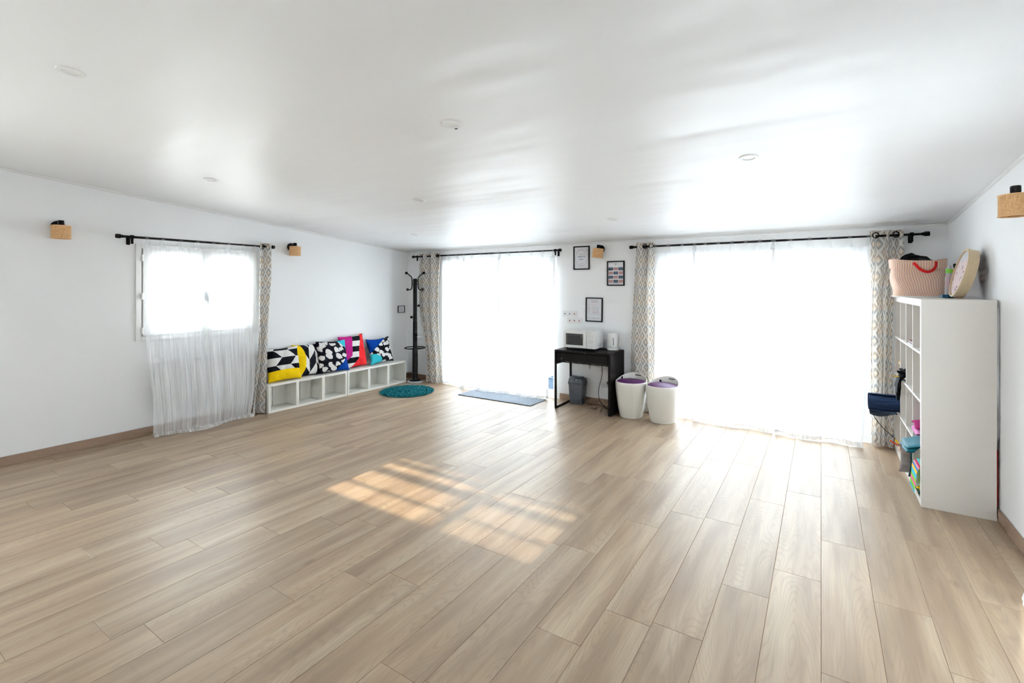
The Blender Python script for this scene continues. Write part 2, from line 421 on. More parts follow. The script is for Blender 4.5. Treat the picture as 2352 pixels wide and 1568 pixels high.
# ------------------------------------------------------------------ geometry helpers
class G:
    """collects shapes, then links them as ONE mesh object"""
    def __init__(s): s.v = []; s.f = []; s.uv = None
    def add(s, v, f):
        k = len(s.v); s.v += [tuple(p) for p in v]; s.f += [tuple(i + k for i in q) for q in f]; return s
    def box(s, x0, y0, z0, x1, y1, z1, bev=0.0):
        bm = bmesh.new(); bmesh.ops.create_cube(bm, size=1)
        for p in bm.verts:
            p.co = Vector(((x0 + x1) / 2 + p.co.x * (x1 - x0), (y0 + y1) / 2 + p.co.y * (y1 - y0), (z0 + z1) / 2 + p.co.z * (z1 - z0)))
        if bev > 0:
            bmesh.ops.bevel(bm, geom=list(bm.edges), offset=bev, segments=2, affect='EDGES', clamp_overlap=True)
        bm.verts.index_update()
        s.add([p.co[:] for p in bm.verts], [[q.index for q in f.verts] for f in bm.faces]); bm.free(); return s
    def lathe(s, prof, c=(0, 0, 0), seg=32, axis='Z', cap=True):
        """prof: (radius, height) from bottom to top"""
        v = []; f = []
        for r, h in prof:
            for k in range(seg):
                a = 2 * math.pi * k / seg
                p = (r * math.cos(a), r * math.sin(a), h)
                if axis == 'X': p = (p[2], p[0], p[1])
                elif axis == 'Y': p = (p[1], p[2], p[0])
                v.append((p[0] + c[0], p[1] + c[1], p[2] + c[2]))
        n = len(prof)
        for i in range(n - 1):
            for k in range(seg):
                a = i * seg + k; b = i * seg + (k + 1) % seg
                f.append((a, b, b + seg, a + seg))
        if cap:
            if prof[0][0] > 1e-6: f.append(tuple(reversed(range(seg))))
            if prof[-1][0] > 1e-6: f.append(tuple(range((n - 1) * seg, n * seg)))
        return s.add(v, f)
    def tube(s, pts, r, seg=10, closed=False, flat=None):
        pts = [Vector(p) for p in pts]; n = len(pts); v = []; f = []
        up = Vector((0, 0, 1))
        prev = None
        for i, p in enumerate(pts):
            if closed: d = pts[(i + 1) % n] - pts[i - 1]
            else: d = pts[min(i + 1, n - 1)] - pts[max(i - 1, 0)]
            if d.length < 1e-9: d = Vector((0, 0, 1))
            d.normalize()
            if prev is None:
                a = d.cross(up)
                if a.length < 1e-3: a = d.cross(Vector((1, 0, 0)))
            else: a = prev - d * prev.dot(d)
            a.normalize(); prev = a; b = d.cross(a)
            rr = r[i] if isinstance(r, (list, tuple)) else r
            for k in range(seg):
                t = 2 * math.pi * k / seg
                if flat: q = p + a * (math.cos(t) * flat[0]) + b * (math.sin(t) * flat[1])
                else: q = p + a * (math.cos(t) * rr) + b * (math.sin(t) * rr)
                v.append(q[:])
        m = n if closed else n - 1
        for i in range(m):
            for k in range(seg):
                a = i * seg + k; b = i * seg + (k + 1) % seg; j = ((i + 1) % n) * seg
                f.append((a, b, j + (k + 1) % seg, j + k))
        if not closed:
            f.append(tuple(reversed(range(seg)))); f.append(tuple(range((n - 1) * seg, n * seg)))
        return s.add(v, f)
    def cyl(s, a, b, r, seg=20): return s.tube([a, b], r, seg)
    def sphere(s, c, r, seg=16, rings=10, sc=(1, 1, 1)):
        prof = [(max(1e-7, math.sin(math.pi * i / rings)) * r, -math.cos(math.pi * i / rings) * r) for i in range(rings + 1)]
        k = len(s.v); s.lathe(prof, (0, 0, 0), seg, cap=False)
        s.v[k:] = [(p[0] * sc[0] + c[0], p[1] * sc[1] + c[1], p[2] * sc[2] + c[2]) for p in s.v[k:]]
        return s
    def grid(s, nx, ny, fn, uvfn=None, wrap=False):
        """fn(i/nx, j/ny) -> point"""
        k = len(s.v); m = nx if wrap else nx + 1
        uvs = []
        for j in range(ny + 1):
            for i in range(m):
                s.v.append(tuple(fn(i / nx, j / ny)))
        for j in range(ny):
            for i in range(nx):
                a = k + j * m + i; b = k + j * m + (i + 1) % m
                s.f.append((a, b, b + m, a + m))
                if uvfn:
                    uvs += [uvfn(i / nx, j / ny), uvfn((i + 1) / nx, j / ny), uvfn((i + 1) / nx, (j + 1) / ny), uvfn(i / nx, (j + 1) / ny)]
        if uvfn: s.uv = (s.uv or []) + uvs
        return s
    def build(s, name, mat, parent=None, smooth=False, base=None, kind=None, label=None):
        if base is not None: s.v = [(p[0] - base[0], p[1] - base[1], p[2] - base[2]) for p in s.v]
        me = bpy.data.meshes.new(name)
        me.from_pydata(s.v, [], s.f)
        if s.uv:
            l = me.uv_layers.new(name='UVMap')
            flat = [c for q in s.uv for c in q]
            if len(flat) == len(l.data) * 2: l.data.foreach_set('uv', flat)
        me.materials.append(M[mat] if isinstance(mat, str) else mat)
        bm = bmesh.new(); bm.from_mesh(me); bmesh.ops.recalc_face_normals(bm, faces=bm.faces); bm.to_mesh(me); bm.free()
        if smooth:
            me.polygons.foreach_set('use_smooth', [True] * len(me.polygons))
            if smooth != 'all':
                try: me.set_sharp_from_angle(angle=R(38))
                except Exception: pass
        me.update()
        o = bpy.data.objects.new(name, me); col.objects.link(o)
        if parent: o.parent = parent
        elif base is not None: o.location = base
        if kind: o['kind'] = kind
        if label: o['label'] = label
        return o

def tag(o, label, cat, group=None):
    o['label'] = label; o['category'] = cat
    if group: o['group'] = group
    return o
def thing(name, loc, label=None, cat=None, group=None, rz=0.0, kind=None):
    o = bpy.data.objects.new(name, None); o.empty_display_size = 0.1
    o.location = loc; o.rotation_euler = (0, 0, rz); col.objects.link(o)
    if label: tag(o, label, cat, group)
    if kind: o['kind'] = kind
    return o
def lerp(a, b, t): return a + (b - a) * t
def sstep(a, b, x):
    t = max(0.0, min(1.0, (x - a) / (b - a))); return t * t * (3 - 2 * t)

# ------------------------------------------------------------------ structure: walls, ceiling, floor
TH = 0.25
def wall(name, axis, fixed, out, a0, a1, ztop, holes):
    """axis 'x': wall along x at y=fixed ; axis 'y': wall along y at x=fixed ; holes (a0,a1,z0,z1)"""
    g = G()
    cuts = sorted(set([a0, a1] + [h for q in holes for h in q[:2]]))
    for i in range(len(cuts) - 1):
        p, q = cuts[i], cuts[i + 1]; mid = (p + q) / 2
        hs = sorted([h for h in holes if h[0] < mid < h[1]], key=lambda h: h[2])
        z = -0.12
        spans = []
        for h in hs:
            if h[2] > z: spans.append((z, h[2]))
            z = h[3]
        spans.append((z, ztop))
        for z0, z1 in spans:
            lo, hi = sorted((fixed, fixed + out))
            if axis == 'x': g.box(p, lo, z0, q, hi, z1)
            else: g.box(lo, p, z0, hi, q, z1)
    return g.build(name, 'wall', kind='structure')
W1 = (2.07, 3.29, 1.02, 1.98)            # casement in the left wall
D1 = (-5.14, -3.10, 0.0, 1.96)           # glazed door by the entrance mat
D2 = (-1.72, 0.44, 0.0, 1.90)            # glazed door, large bay
D3 = (2.25, 3.35, 0.0, 2.0)              # glazed door added in the right wall for daylight, out of view
RW = (-3.21, -1.38, 1.34, 1.76)          # small louvred window added behind the camera to shape the sun patch
LD = (-0.85, 0.25, 0.0, 2.05)            # out-of-view glazed door added in the left wall to brighten the room
wall('wall_left', 'y', XL, -TH, YF - TH, YB + TH, 3.0, [W1, LD])
wall('wall_back', 'x', YB, TH, XL, XR, 3.0, [D1, D2])
wall('wall_right', 'y', XR, TH, YF - TH, YB + TH, 3.0, [D3])
wall('wall_front', 'x', YF, -TH, XL, XR, 3.0, [RW])

g = G()
def cz(y, dz): return ceil_z(y) + dz
NXc, NYc = 2, 2
v = []
for z in (0.0, 0.15):
    for (x, y) in ((XL, YF), (XR, YF), (XR, YB), (XL, YB)): v.append((x, y, cz(y, z)))
g.add(v, [(0, 1, 2, 3), (7, 6, 5, 4), (0, 4, 5, 1), (1, 5, 6, 2), (2, 6, 7, 3), (3, 7, 4, 0)])
g.build('ceiling', 'ceiling', kind='structure')
G().box(XL - 0.6, YF - 0.6, 3.02, XR + 0.6, YB + 0.6, 3.10).build('roof', 'roof', kind='structure')
G().box(-30, -30, -0.30, 26, 32, -0.16).build('ground', 'terrace', kind='structure')

floor = G().box(XL, YF, -0.12, XR, YB, -0.0016).build('floor', 'underlay', kind='structure')
PW, PL, GAP = 0.2195, 1.205, 0.0017
offs = {1: .56, 0: 1.10, -1: .60, -2: .30, -3: 1.02, -4: .985, -5: .70, -6: .20, -7: .17, -8: 1.10, -9: .625, -10: .50, -11: .205, -12: .935, -13: .815,
        -14: .53, -15: .19, -16: .07, -17: 1.0, -18: .67, -19: .54, -20: .25, -21: 1.14, -22: 1.0, -23: .73, -24: .40, 2: .18, 3: .85, 4: .4}
plank_cache = {}
def plank_mesh(w, l):
    key = (round(w, 4), round(l, 4))
    if key not in plank_cache:
        b = 0.0008
        x0, x1, y0, y1 = GAP / 2, w - GAP / 2, GAP / 2, l - GAP / 2
        vs = [(x0, y0, -0.0016), (x1, y0, -0.0016), (x1, y1, -0.0016), (x0, y1, -0.0016), (x0, y0, -b), (x1, y0, -b), (x1, y1, -b), (x0, y1, -b),
              (x0 + b, y0 + b, 0), (x1 - b, y0 + b, 0), (x1 - b, y1 - b, 0), (x0 + b, y1 - b, 0)]
        fs = [(8, 9, 10, 11)]
        for k in range(4):
            n = (k + 1) % 4
            fs += [(k, n, 4 + n, 4 + k), (4 + k, 4 + n, 8 + n, 8 + k)]
        me = bpy.data.meshes.new('plank'); me.from_pydata(vs, [], fs); me.materials.append(M['plank'])
        plank_cache[key] = me
    return plank_cache[key]
for i in range(-28, 5):
    x0, x1 = max(i * PW, XL), min((i + 1) * PW, XR)
    if x1 - x0 < 0.01: continue
    off = offs.get(i, random.random() * PL)
    y = off - PL * math.ceil((off - YF) / PL)
    while y < YB:
        a, b = max(y, YF), min(y + PL, YB)
        if b - a > 0.02:
            p = bpy.data.objects.new('plank', plank_mesh(x1 - x0, b - a)); col.objects.link(p)
            p.parent = floor; p.location = (x0, a, 0)
        y += PL

BH, BT = 0.082, 0.014
def baseboard(name, segs):
    g = G()
    for s in segs: g.box(*s, 0.003)
    g.build(name, 'baseboard', kind='structure')
baseboard('baseboard_left', [(XL, LD[1] + 0.03, 0.0, XL + BT, YB, BH)])
baseboard('baseboard_right', [(XR - BT, D3[1] + 0.03, 0.0, XR, YB, BH), (XR - BT, YF, 0.0, XR, D3[0] - 0.03, BH)])
baseboard('baseboard_back', [(XL + BT, YB - BT, 0, D1[0] - 0.05, YB, BH), (D1[1] + 0.05, YB - BT, 0, D2[0] - 0.05, YB, BH), (D2[1] + 0.05, YB - BT, 0, XR - BT, YB, BH)])
# slim ceiling edge profile
def edge_strip(name, a, b, n):
    a, b, n = Vector(a), Vector(b), Vector(n)
    v = []
    for p in (a, b):
        z = ceil_z(p.y)
        for (d, dz) in ((0, 0), (0.012, -0.001), (0.012, -0.018), (0, -0.022)):
            v.append((p.x + n.x * d, p.y + n.y * d, z + dz))
    G().add(v, [(0, 1, 5, 4), (1, 2, 6, 5), (2, 3, 7, 6), (3, 0, 4, 7), (3, 2, 1, 0), (4, 5, 6, 7)]).build(name, 'trim_white', kind='structure')
edge_strip('trim_1', (XL, YF, 0), (XL, YB, 0), (1, 0, 0))
edge_strip('trim_2', (XL + 0.012, YB, 0), (XR - 0.012, YB, 0), (0, -1, 0))
edge_strip('trim_3', (XR, YF, 0), (XR, YB, 0), (-1, 0, 0))

# ------------------------------------------------------------------ windows and glazed doors
def glazed_back(name, hole, y, mat_out, n=2):
    x0, x1, z0, z1 = hole
    t = thing(name, ((x0 + x1) / 2, y, 0), kind='structure')
    cx = (x0 + x1) / 2
    L = lambda a, b: (a - cx, b - cx)
    f = 0.045
    g = G(); a, b = L(x0, x1)
    g.box(a, -0.04, 0, a + f, 0.04, z1).box(b - f, -0.04, 0, b, 0.04, z1).box(a + f, -0.04, z1 - f, b - f, 0.04, z1).box(a + f, -0.04, 0, b - f, 0.04, 0.035)
    g.build('door_frame', mat_out, t)
    w = (b - a - 2 * f) / n
    for k in range(n):
        p, q = a + f + k * w, a + f + (k + 1) * w
        dy = -0.018 if k % 2 else 0.018
        s = 0.045
        g = G()
        g.box(p, dy - 0.015, 0.035, p + s, dy + 0.015, z1 - f).box(q - s, dy - 0.015, 0.035, q, dy + 0.015, z1 - f)
        g.box(p + s, dy - 0.015, z1 - f - s, q - s, dy + 0.015, z1 - f).box(p + s, dy - 0.015, 0.035, q - s, dy + 0.015, 0.035 + 0.06)
        leaf = g.build('sliding_leaf', 'pvc', t)
        G().box(p + s, dy - 0.004, 0.095, q - s, dy + 0.004, z1 - f - s).build('pane', 'glass', leaf)
    return t
glazed_back('door_1', D1, YB + 0.10, 'pvc')
glazed_back('door_2', D2, YB + 0.10, 'pvc')
# side wall doors, out of view, added to let in more daylight
o3 = glazed_back('added_door_3', (D3[0], D3[1], 0, 2.0), XR + 0.12, 'pvc')
o3.location = (XR + 0.12, (D3[0] + D3[1]) / 2, 0); o3.rotation_euler = (0, 0, R(-90))
o5 = glazed_back('added_door_4', LD, XL - 0.12, 'pvc')
o5.location = (XL - 0.12, (LD[0] + LD[1]) / 2, 0); o5.rotation_euler = (0, 0, R(90))
# casement in the left wall
wt = thing('window_1', (XL, 2.68, 1.0), kind='structure')
def wbox(g, y0, z0, y1, z1, x0, x1, bev=0.003): return g.box(x0, y0 - 2.68, z0 - 1.0, x1, y1 - 2.68, z1 - 1.0, bev)
g = G()
for a in ((2.045, 0.99, 2.095, 2.005), (3.265, 0.99, 3.315, 2.005), (2.095, 0.99, 3.265, 1.035), (2.095, 1.96, 3.265, 2.005)): wbox(g, *a, 0.0, 0.02)
wbox(g, 2.07, 1.02, 2.11, 1.98, -0.10, 0.0); wbox(g, 3.25, 1.02, 3.29, 1.98, -0.10, 0.0)
wbox(g, 2.11, 1.02, 3.25, 1.06, -0.10, 0.0); wbox(g, 2.11, 1.94, 3.25, 1.98, -0.10, 0.0)
g.build('window_frame', 'pvc', wt)
for (a, b) in ((2.105, 2.68), (2.685, 3.26)):
    g = G(); s = 0.065
    wbox(g, a, 1.045, a + s, 1.955, -0.03, 0.028); wbox(g, b - s, 1.045, b, 1.955, -0.03, 0.028)
    wbox(g, a + s, 1.045, b - s, 1.045 + s, -0.03, 0.028); wbox(g, a + s, 1.955 - s, b - s, 1.955, -0.03, 0.028)
    leaf = g.build('casement_leaf', 'pvc', wt)
    g = G(); wbox(g, a + s, 1.045 + s, b - s, 1.955 - s, -0.008, 0.004, 0); g.build('pane', 'glass', leaf)
for z in (1.10, 1.46, 1.86):
    g = G(); g.cyl((0.03, 2.098 - 2.68, z - 1.035), (0.03, 2.098 - 2.68, z - 0.965), 0.011, 12); g.build('hinge', 'appliance', wt, True)
g = G(); g.box(0.028, 0.02, 0.40, 0.036, 0.05, 0.50, 0.003); g.tube([(0.036, 0.035, 0.45), (0.07, 0.035, 0.45), (0.075, 0.035, 0.44), (0.075, 0.035, 0.36)], 0.008)
g.build('handle', 'bin', wt, True)
# added window behind the camera, its slats spaced to stripe the sun patch
lw = thing('added_window_2', (-2.295, YF - 0.11, 1.34), kind='structure')
for (z0, z1) in ((1.34, 1.384), (1.463, 1.476), (1.565, 1.61), (1.650, 1.690), (1.733, 1.76)):
    G().box(RW[0] + 2.295, -0.006, z0 - 1.34, RW[1] + 2.295, 0.006, z1 - 1.34).build('sun_stripe_slat', 'pvc', lw)
G().box(0.16, -0.03, 0, 0.24, -0.008, 0.42).build('mullion', 'pvc', lw)
G().box(RW[0] + 2.295, -0.05, 0, RW[1] + 2.295, -0.044, 0.42).build('pane', 'glass', lw)
G().grid(30, 2, lambda a, b: (lerp(0.0, RW[1] + 2.295, a), 0.03 + 0.008 * math.sin(40 * a), lerp(0.0, 0.42, b)), lambda a, b: (0.1 + 0.8 * a, b)).build('sun_dimming_voile', 'sheer_thin', lw, True)  # added over one leaf to weaken its half of the sun patch

# ------------------------------------------------------------------ curtain rods
def rod(axis, a0, a1, fixed, z, label, brackets, wall_at):
    """axis 'x' or 'y'"""
    mid = (a0 + a1) / 2
    loc = (mid, fixed, z) if axis == 'x' else (fixed, mid, z)
    t = thing('curtain_rod', loc, label, 'curtain rod')
    P = (lambda a, d, h: (a - mid, d, h)) if axis == 'x' else (lambda a, d, h: (d, a - mid, h))
    split = a0 + (a1 - a0) * 0.6
    G().cyl(P(a0, 0, 0), P(split, 0, 0), 0.0125).build('outer_tube', 'black', t, True)
    G().cyl(P(split, 0, 0), P(a1, 0, 0), 0.0105).build('inner_tube', 'black', t, True)
    for a, s in ((a0, -1), (a1, 1)):
        G().tube([P(a - s * 0.01, 0, 0), P(a + s * 0.006, 0, 0), P(a + s * 0.012, 0, 0), P(a + s * 0.045, 0, 0), P(a + s * 0.05, 0, 0)],
                 [0.015, 0.015, 0.022, 0.022, 0.018], 16).build('finial', 'black', t, True)
    w = wall_at - fixed
    for a in brackets:
        g = G()
        g.tube([P(a, w, 0), P(a, 0, 0)], 0.009, 10)
        g.tube([P(a - 0.014, 0, 0), P(a + 0.014, 0, 0)], 0.020, 16)
        lo, hi = sorted((w, w * 0.94))
        if axis == 'x': g.box(a - mid - 0.017, lo, -0.075, a - mid + 0.017, hi, 0.02, 0.003)
        else: g.box(lo, a - mid - 0.017, -0.075, hi, a - mid + 0.017, 0.02, 0.003)
        if axis == 'x': g.box(a - mid - 0.010, -0.010, -0.07, a - mid + 0.010, 0.010, 0.0, 0.002)
        else: g.box(-0.010, a - mid - 0.010, -0.07, 0.010, a - mid + 0.010, 0.0, 0.002)
        g.build('bracket', 'black', t, True)
    return t
RODY = YB - 0.10; RODX = XL + 0.10; RZ = 2.058
rod('y', 1.90, 3.44, RODX, 2.063, 'black curtain rod above the small casement window on the left wall', [1.985, 3.40], XL)
rod('x', -5.72, -3.03, RODY, RZ, 'black curtain rod over the glazed door behind the grey doormat', [-5.66, -3.07], YB)
rod('x', -1.97, 0.80, RODY, RZ - 0.005, 'long black curtain rod over the widest window between stools and shelf', [-1.90, 0.72], YB)

# ------------------------------------------------------------------ curtains
def fold_uv(xs):
    acc = [0.0]
    for a, b in zip(xs, xs[1:]): acc.append(acc[-1] + (Vector(b) - Vector(a)).length)
    return acc
def drape(axis, edge, depth, folds, amp, seed, label, ztop=2.105, zbot=0.012, eyelets=()):
    """edge(t) -> (a0,a1) along the wall, depth(t) -> distance coordinate, t=0 top .. 1 bottom"""
    rnd = random.Random(seed); ph = rnd.random() * 6
    nx, ny = 72, 46
    def pt(s, t):
        a0, a1 = edge(t); z = ztop + (zbot - ztop) * t
        k = folds * 2 * math.pi
        am = amp(t)
        ss = s + 0.10 / folds * math.sin(k * s + 1.2) * 0.6
        w = math.sin(k * s + ph + 0.5 * math.sin(2.2 * t + seed)) + 0.25 * math.sin(2.3 * k * s + 3 * t)
        a = a0 + (a1 - a0) * ss + 0.006 * math.sin(9 * t + 7 * s + seed)
        d = depth(t) + am * w
        return (a, d, z) if axis == 'x' else (d, a, z)
    acc = fold_uv([pt(i / nx, 0.35) for i in range(nx + 1)])
    uvf = lambda s, t: (acc[int(round(s * nx))], ztop + (zbot - ztop) * t)
    a0, a1 = edge(0); base = ((a0 + a1) / 2, depth(0), 0) if axis == 'x' else (depth(0), (a0 + a1) / 2, 0)
    o = G().grid(nx, ny, pt, uvf).build('patterned_curtain', 'drape', None, 'all', base)
    tag(o, label, 'curtain')
    for (a, d, ang) in eyelets:
        g = G(); n = 20; pts = []
        z = RZ
        for k in range(n):
            q = 2 * math.pi * k / n
            r1 = math.cos(q) * 0.026
            pts.append((a + r1 * math.cos(ang) - base[0], d + r1 * math.sin(ang) - base[1], z + math.sin(q) * 0.026))
        g.tube(pts, 0.0055, 8, True).build('eyelet', 'black', o, True)
    return o
# left wall drape: hangs at the right end of the rod, its foot flares out beside the low shelf
drape('y', lambda t: (lerp(3.270, 3.235, t) - 0.09 * sstep(0.60, 1.0, t), lerp(3.455, 3.304, sstep(0.15, 1, t))), lambda t: lerp(XL + 0.105, XL + 0.18, sstep(0.3, 1, t)), 1.4,
      lambda t: 0.036 + 0.022 * t, 1, 'beige diamond-patterned curtain beside the small casement window, left of the low white shelves',
      eyelets=[(RODX + 0.03, 3.31, 1.0), (RODX, 3.40, 0.6)])
drape('x', lambda t: (lerp(-5.62, -5.60, t) + 0.19 * sstep(0.35, 0.9, t), lerp(-5.135, -5.09, sstep(0.5, 1, t)) - 0.04 * math.sin(math.pi * t)), lambda t: lerp(RODY, RODY - 0.03, t), 2.6,
      lambda t: 0.036, 2, 'beige diamond-patterned curtain hanging behind the black coat stand',
      eyelets=[(-5.50, RODY - 0.03, 0.4), (-5.19, RODY - 0.03, 0.4)])
drape('x', lambda t: (lerp(-1.955, -2.035, sstep(0, 0.7, t)) + 0.14 * sstep(0.75, 1.0, t), lerp(-1.705, -1.715, t)), lambda t: lerp(RODY, RODY + 0.035, sstep(0.5, 0.8, t)), 1.8,
      lambda t: 0.040 - 0.012 * sstep(0.4, 0.8, t), 3, 'beige diamond-patterned curtain right of the desk, behind the white stools',
      eyelets=[(-1.74, RODY - 0.035, 0.5), (-1.83, RODY, 0.8)])
drape('x', lambda t: (0.40, lerp(0.66, 0.578, sstep(0.12, 0.30, t))), lambda t: lerp(RODY, RODY + 0.005, t), 2.3,
      lambda t: 0.034, 5, 'beige diamond-patterned curtain beside the tall white shelf unit',
      eyelets=[(0.445, RODY - 0.03, 0.3), (0.60, RODY - 0.03, 0.4)])

def sheer(axis, top, bot, dtop, dbot, out, seed, label, mat='sheer', ztop=1.995, tabs=6, sag=0.012, bulge=0.0, belly=0.04, rodz=RZ, rodd=None, fa=0.018, nf=9, pool=0.08):
    """out = +1/-1 : direction of the depth coordinate that points into the room"""
    nx, ny = 190, 64
    rnd = random.Random(seed); ph = [rnd.random() * 6.28 for _ in range(6)]
    def pt(s, t):
        tt = min(1.0, t / 0.93); tail = max(0.0, (t - 0.93) / 0.07)
        a = lerp(lerp(top[0], top[1], s), lerp(bot[0], bot[1], s), tt ** 1.6)
        cell = (s * (tabs - 1)) % 1.0
        zt = ztop - sag * math.sin(math.pi * cell) ** 0.8
        z = lerp(zt, 0.02, tt)
        k = 2 * math.pi * s
        f = math.sin(nf * k + ph[0] + 1.3 * math.sin(1.7 * tt + ph[1])) + 0.45 * math.sin(2.3 * nf * k + ph[2] + 2.0 * tt) + 0.15 * math.sin(3.4 * nf * k + ph[3] - 3 * tt)
        am = fa * (0.35 + 0.65 * sstep(0, 0.25, tt)) * (1 - 0.75 * tail)
        d = lerp(dtop, dbot, sstep(0.25, 1.0, tt)) + out * (belly * math.sin(math.pi * min(1, tt * 1.0)) * sstep(0.5, 0.95, tt)) + am * f * (1 - 0.45 * sstep(0.8, 1.0, tt))
        a += 0.010 * math.sin(3 * nf * k + 5 * tt + ph[4]) * sstep(0, 0.4, tt)
        if tail > 0:
            w = 0.55 + 0.45 * math.sin(3.1 * k * 0.5 + ph[5])
            crump = 0.016 * abs(math.sin(3.3 * k + 3 * tail + ph[1])) + 0.008 * abs(math.sin(7.7 * k + ph[2] + 2 * tail))
            d += out * pool * w * tail
            z = 0.006 + (0.014 + crump) * math.sin(math.pi * min(1, tail * 0.95)) + 0.014 * (1 - tail)
        if bulge: d += out * bulge * math.sin(math.pi * s) * sstep(0.55, 1.0, tt)
        return (a, d, z) if axis == 'x' else (d, a, z)
    uvf = lambda s, t: (s, t * 2.0)
    mid = (top[0] + top[1]) / 2
    base = (mid, dtop, 0) if axis == 'x' else (dtop, mid, 0)
    o = G().grid(nx, ny, pt, uvf).build('sheer_curtain', mat, None, 'all', base)
    tag(o, label, 'curtain')
    rd_ = dtop if rodd is None else rodd
    for k in range(tabs):
        s = k / (tabs - 1); s = min(max(s, 0.02), 0.98)
        a = lerp(top[0], top[1], s); p = pt(s, 0.012)
        w = 0.021
        prof = [(p[1] if axis == 'x' else p[0], ztop - 0.03), (rd_ + out * 0.017, rodz - 0.018), (rd_ + out * 0.0165, rodz + 0.004), (rd_ + out * 0.008, rodz + 0.0155),
                (rd_ - out * 0.008, rodz + 0.0155), (rd_ - out * 0.0165, rodz + 0.004), (rd_ - out * 0.017, rodz - 0.018), ((p[1] if axis == 'x' else p[0]) - out * 0.006, ztop - 0.03)]
        vs = []
        for (d, z) in prof:
            for q in (-1, 1):
                ww = w * (1.25 if z < rodz - 0.03 else 0.8)
                v3 = (a + q * ww, d, z) if axis == 'x' else (d, a + q * ww, z)
                vs.append((v3[0] - base[0], v3[1] - base[1], v3[2]))
        fs = [(2 * i, 2 * i + 1, 2 * i + 3, 2 * i + 2) for i in range(len(prof) - 1)]
        G().add(vs, fs).build('tab', 'sheer_tab', o, True)
    return o
sheer('y', (2.085, 3.255), (2.12, 3.12), RODX, XL + 0.20, 1, 11, 'white see-through curtain over the small casement window and radiator', 'sheer_thin', tabs=8, pool=0.10, nf=7, fa=0.011, rodz=2.063, belly=0.05, bulge=0.06)
sheer('x', (-5.14, -4.64), (-5.12, -4.62), RODY + 0.012, RODY + 0.0, -1, 12, 'narrow white sheer curtain left of the entrance door, next to the patterned curtain', tabs=4, pool=0.0, nf=4, fa=0.010, belly=0.0, rodd=RODY)
sheer('x', (-4.68, -4.00), (-4.66, -3.95), RODY - 0.012, RODY - 0.05, -1, 13, 'white sheer curtain whose hem falls on the left half of the grey doormat', tabs=5, pool=0.10, nf=6, fa=0.014, rodd=RODY, bulge=0.03)
sheer('x', (-4.02, -3.07), (-3.98, -3.17), RODY - 0.006, RODY - 0.03, -1, 14, 'white sheer curtain whose hem falls on the right half of the grey doormat', tabs=6, pool=0.12, nf=7, fa=0.014, rodd=RODY, bulge=0.02)
sheer('x', (-1.70, -1.22), (-1.70, -1.22), RODY + 0.016, RODY + 0.03, -1, 15, 'narrow white sheer curtain behind the right-hand white stool', tabs=4, pool=0.0, nf=4, fa=0.010, belly=0.0, ztop=1.99, sag=0.022, rodd=RODY)
sheer('x', (-1.26, -0.42), (-1.27, -0.44), RODY - 0.004, RODY - 0.01, -1, 16, 'wide white sheer curtain in the middle of the largest window', tabs=7, pool=0.12, nf=6, fa=0.014, ztop=1.985, sag=0.035, rodd=RODY)
sheer('x', (-0.44, 0.41), (-0.41, 0.34), RODY - 0.010, RODY - 0.06, -1, 17, 'wide white sheer curtain at the right end of the largest window', tabs=6, pool=0.10, nf=6, fa=0.014, ztop=1.985, sag=0.038, rodd=RODY)
# curtain on the right wall, only its swelling foot enters the picture
sheer('y', (1.9, 3.37), (1.95, 3.37), XR - 0.10, XR - 0.135, -1, 18, 'white curtain at the bottom right edge of the picture, only its foot in view', 'sheer_hem', tabs=9, pool=0.04, nf=8, fa=0.010, belly=0.0, bulge=0.13)
rod('y', 1.75, 3.46, XR - 0.10, RZ, 'black curtain rod on the right wall beyond the picture edge', [1.82, 3.44], XR)

# ------------------------------------------------------------------ wall lamps
def sconce(loc, normal_angle, label, roll=0.0):
    """origin on the wall; local +X points into the room"""
    t = thing('wall_lamp', loc, label, 'wall lamp', 'rattan wall lamps', rz=normal_angle)
    G().lathe([(0.050, 0.0), (0.052, 0.004), (0.052, 0.018), (0.048, 0.022)], (0, 0, 0), 32, 'X').build('wall_plate', 'black', t, True)
    G().cyl((0.02, 0, 0), (0.10, 0, 0.0), 0.009, 14).build('arm', 'black', t, True)
    h = thing('lamp_head', (0.10, 0, 0)); h.parent = t; h.rotation_euler = (roll, 0, 0)
    bpy.data.objects.remove(h)
    g = G(); g.lathe([(0.021, -0.04), (0.0225, -0.035), (0.0225, 0.045), (0.020, 0.05)], (0.10, 0, 0), 24)
    k = g.build('socket', 'black', t, True)
    g = G(); r = 0.070
    g.lathe([(r - 0.003, 0.0), (r, 0.0), (r, -0.115), (r - 0.003, -0.115), (r - 0.003, 0.0)], (0.10, 0, 0), 40, cap=False)
    sh = g.build('lamp_shade', 'rattan', t, True)
    for z in (-0.0, -0.115): G().tube([(0.10 + r * math.cos(2 * math.pi * i / 40), r * math.sin(2 * math.pi * i / 40), z) for i in range(40)], 0.0035, 8, True).build('rim', 'rattan_rim', sh, True)
    G().sphere((0.10, 0, -0.06), 0.026).build('bulb', 'appliance', t, True)
    G().box(0.034, -0.006, -0.012, 0.166, 0.006, -0.008).build('spider', 'black', sh)
    if roll:
        for o in (k, sh):
            o.matrix_basis = Matrix.Translation((0.10, 0, 0)) @ Matrix.Rotation(roll, 4, 'X') @ Matrix.Translation((-0.10, 0, 0))
    return t
sconce((XL, 1.445, 2.118), 0.0, 'rattan wall lamp at the far left, left of the small window')
sconce((XL, 3.775, 2.090), 0.0, 'rattan wall lamp between the small window and the corner, above the cushions')
sconce((-2.44, YB, 2.055), R(-90), 'tilted rattan wall lamp on the back wall between two framed posters', roll=R(-7))
sconce((XR, 3.72, 2.065), R(180), 'rattan wall lamp cut off by the right edge of the picture')

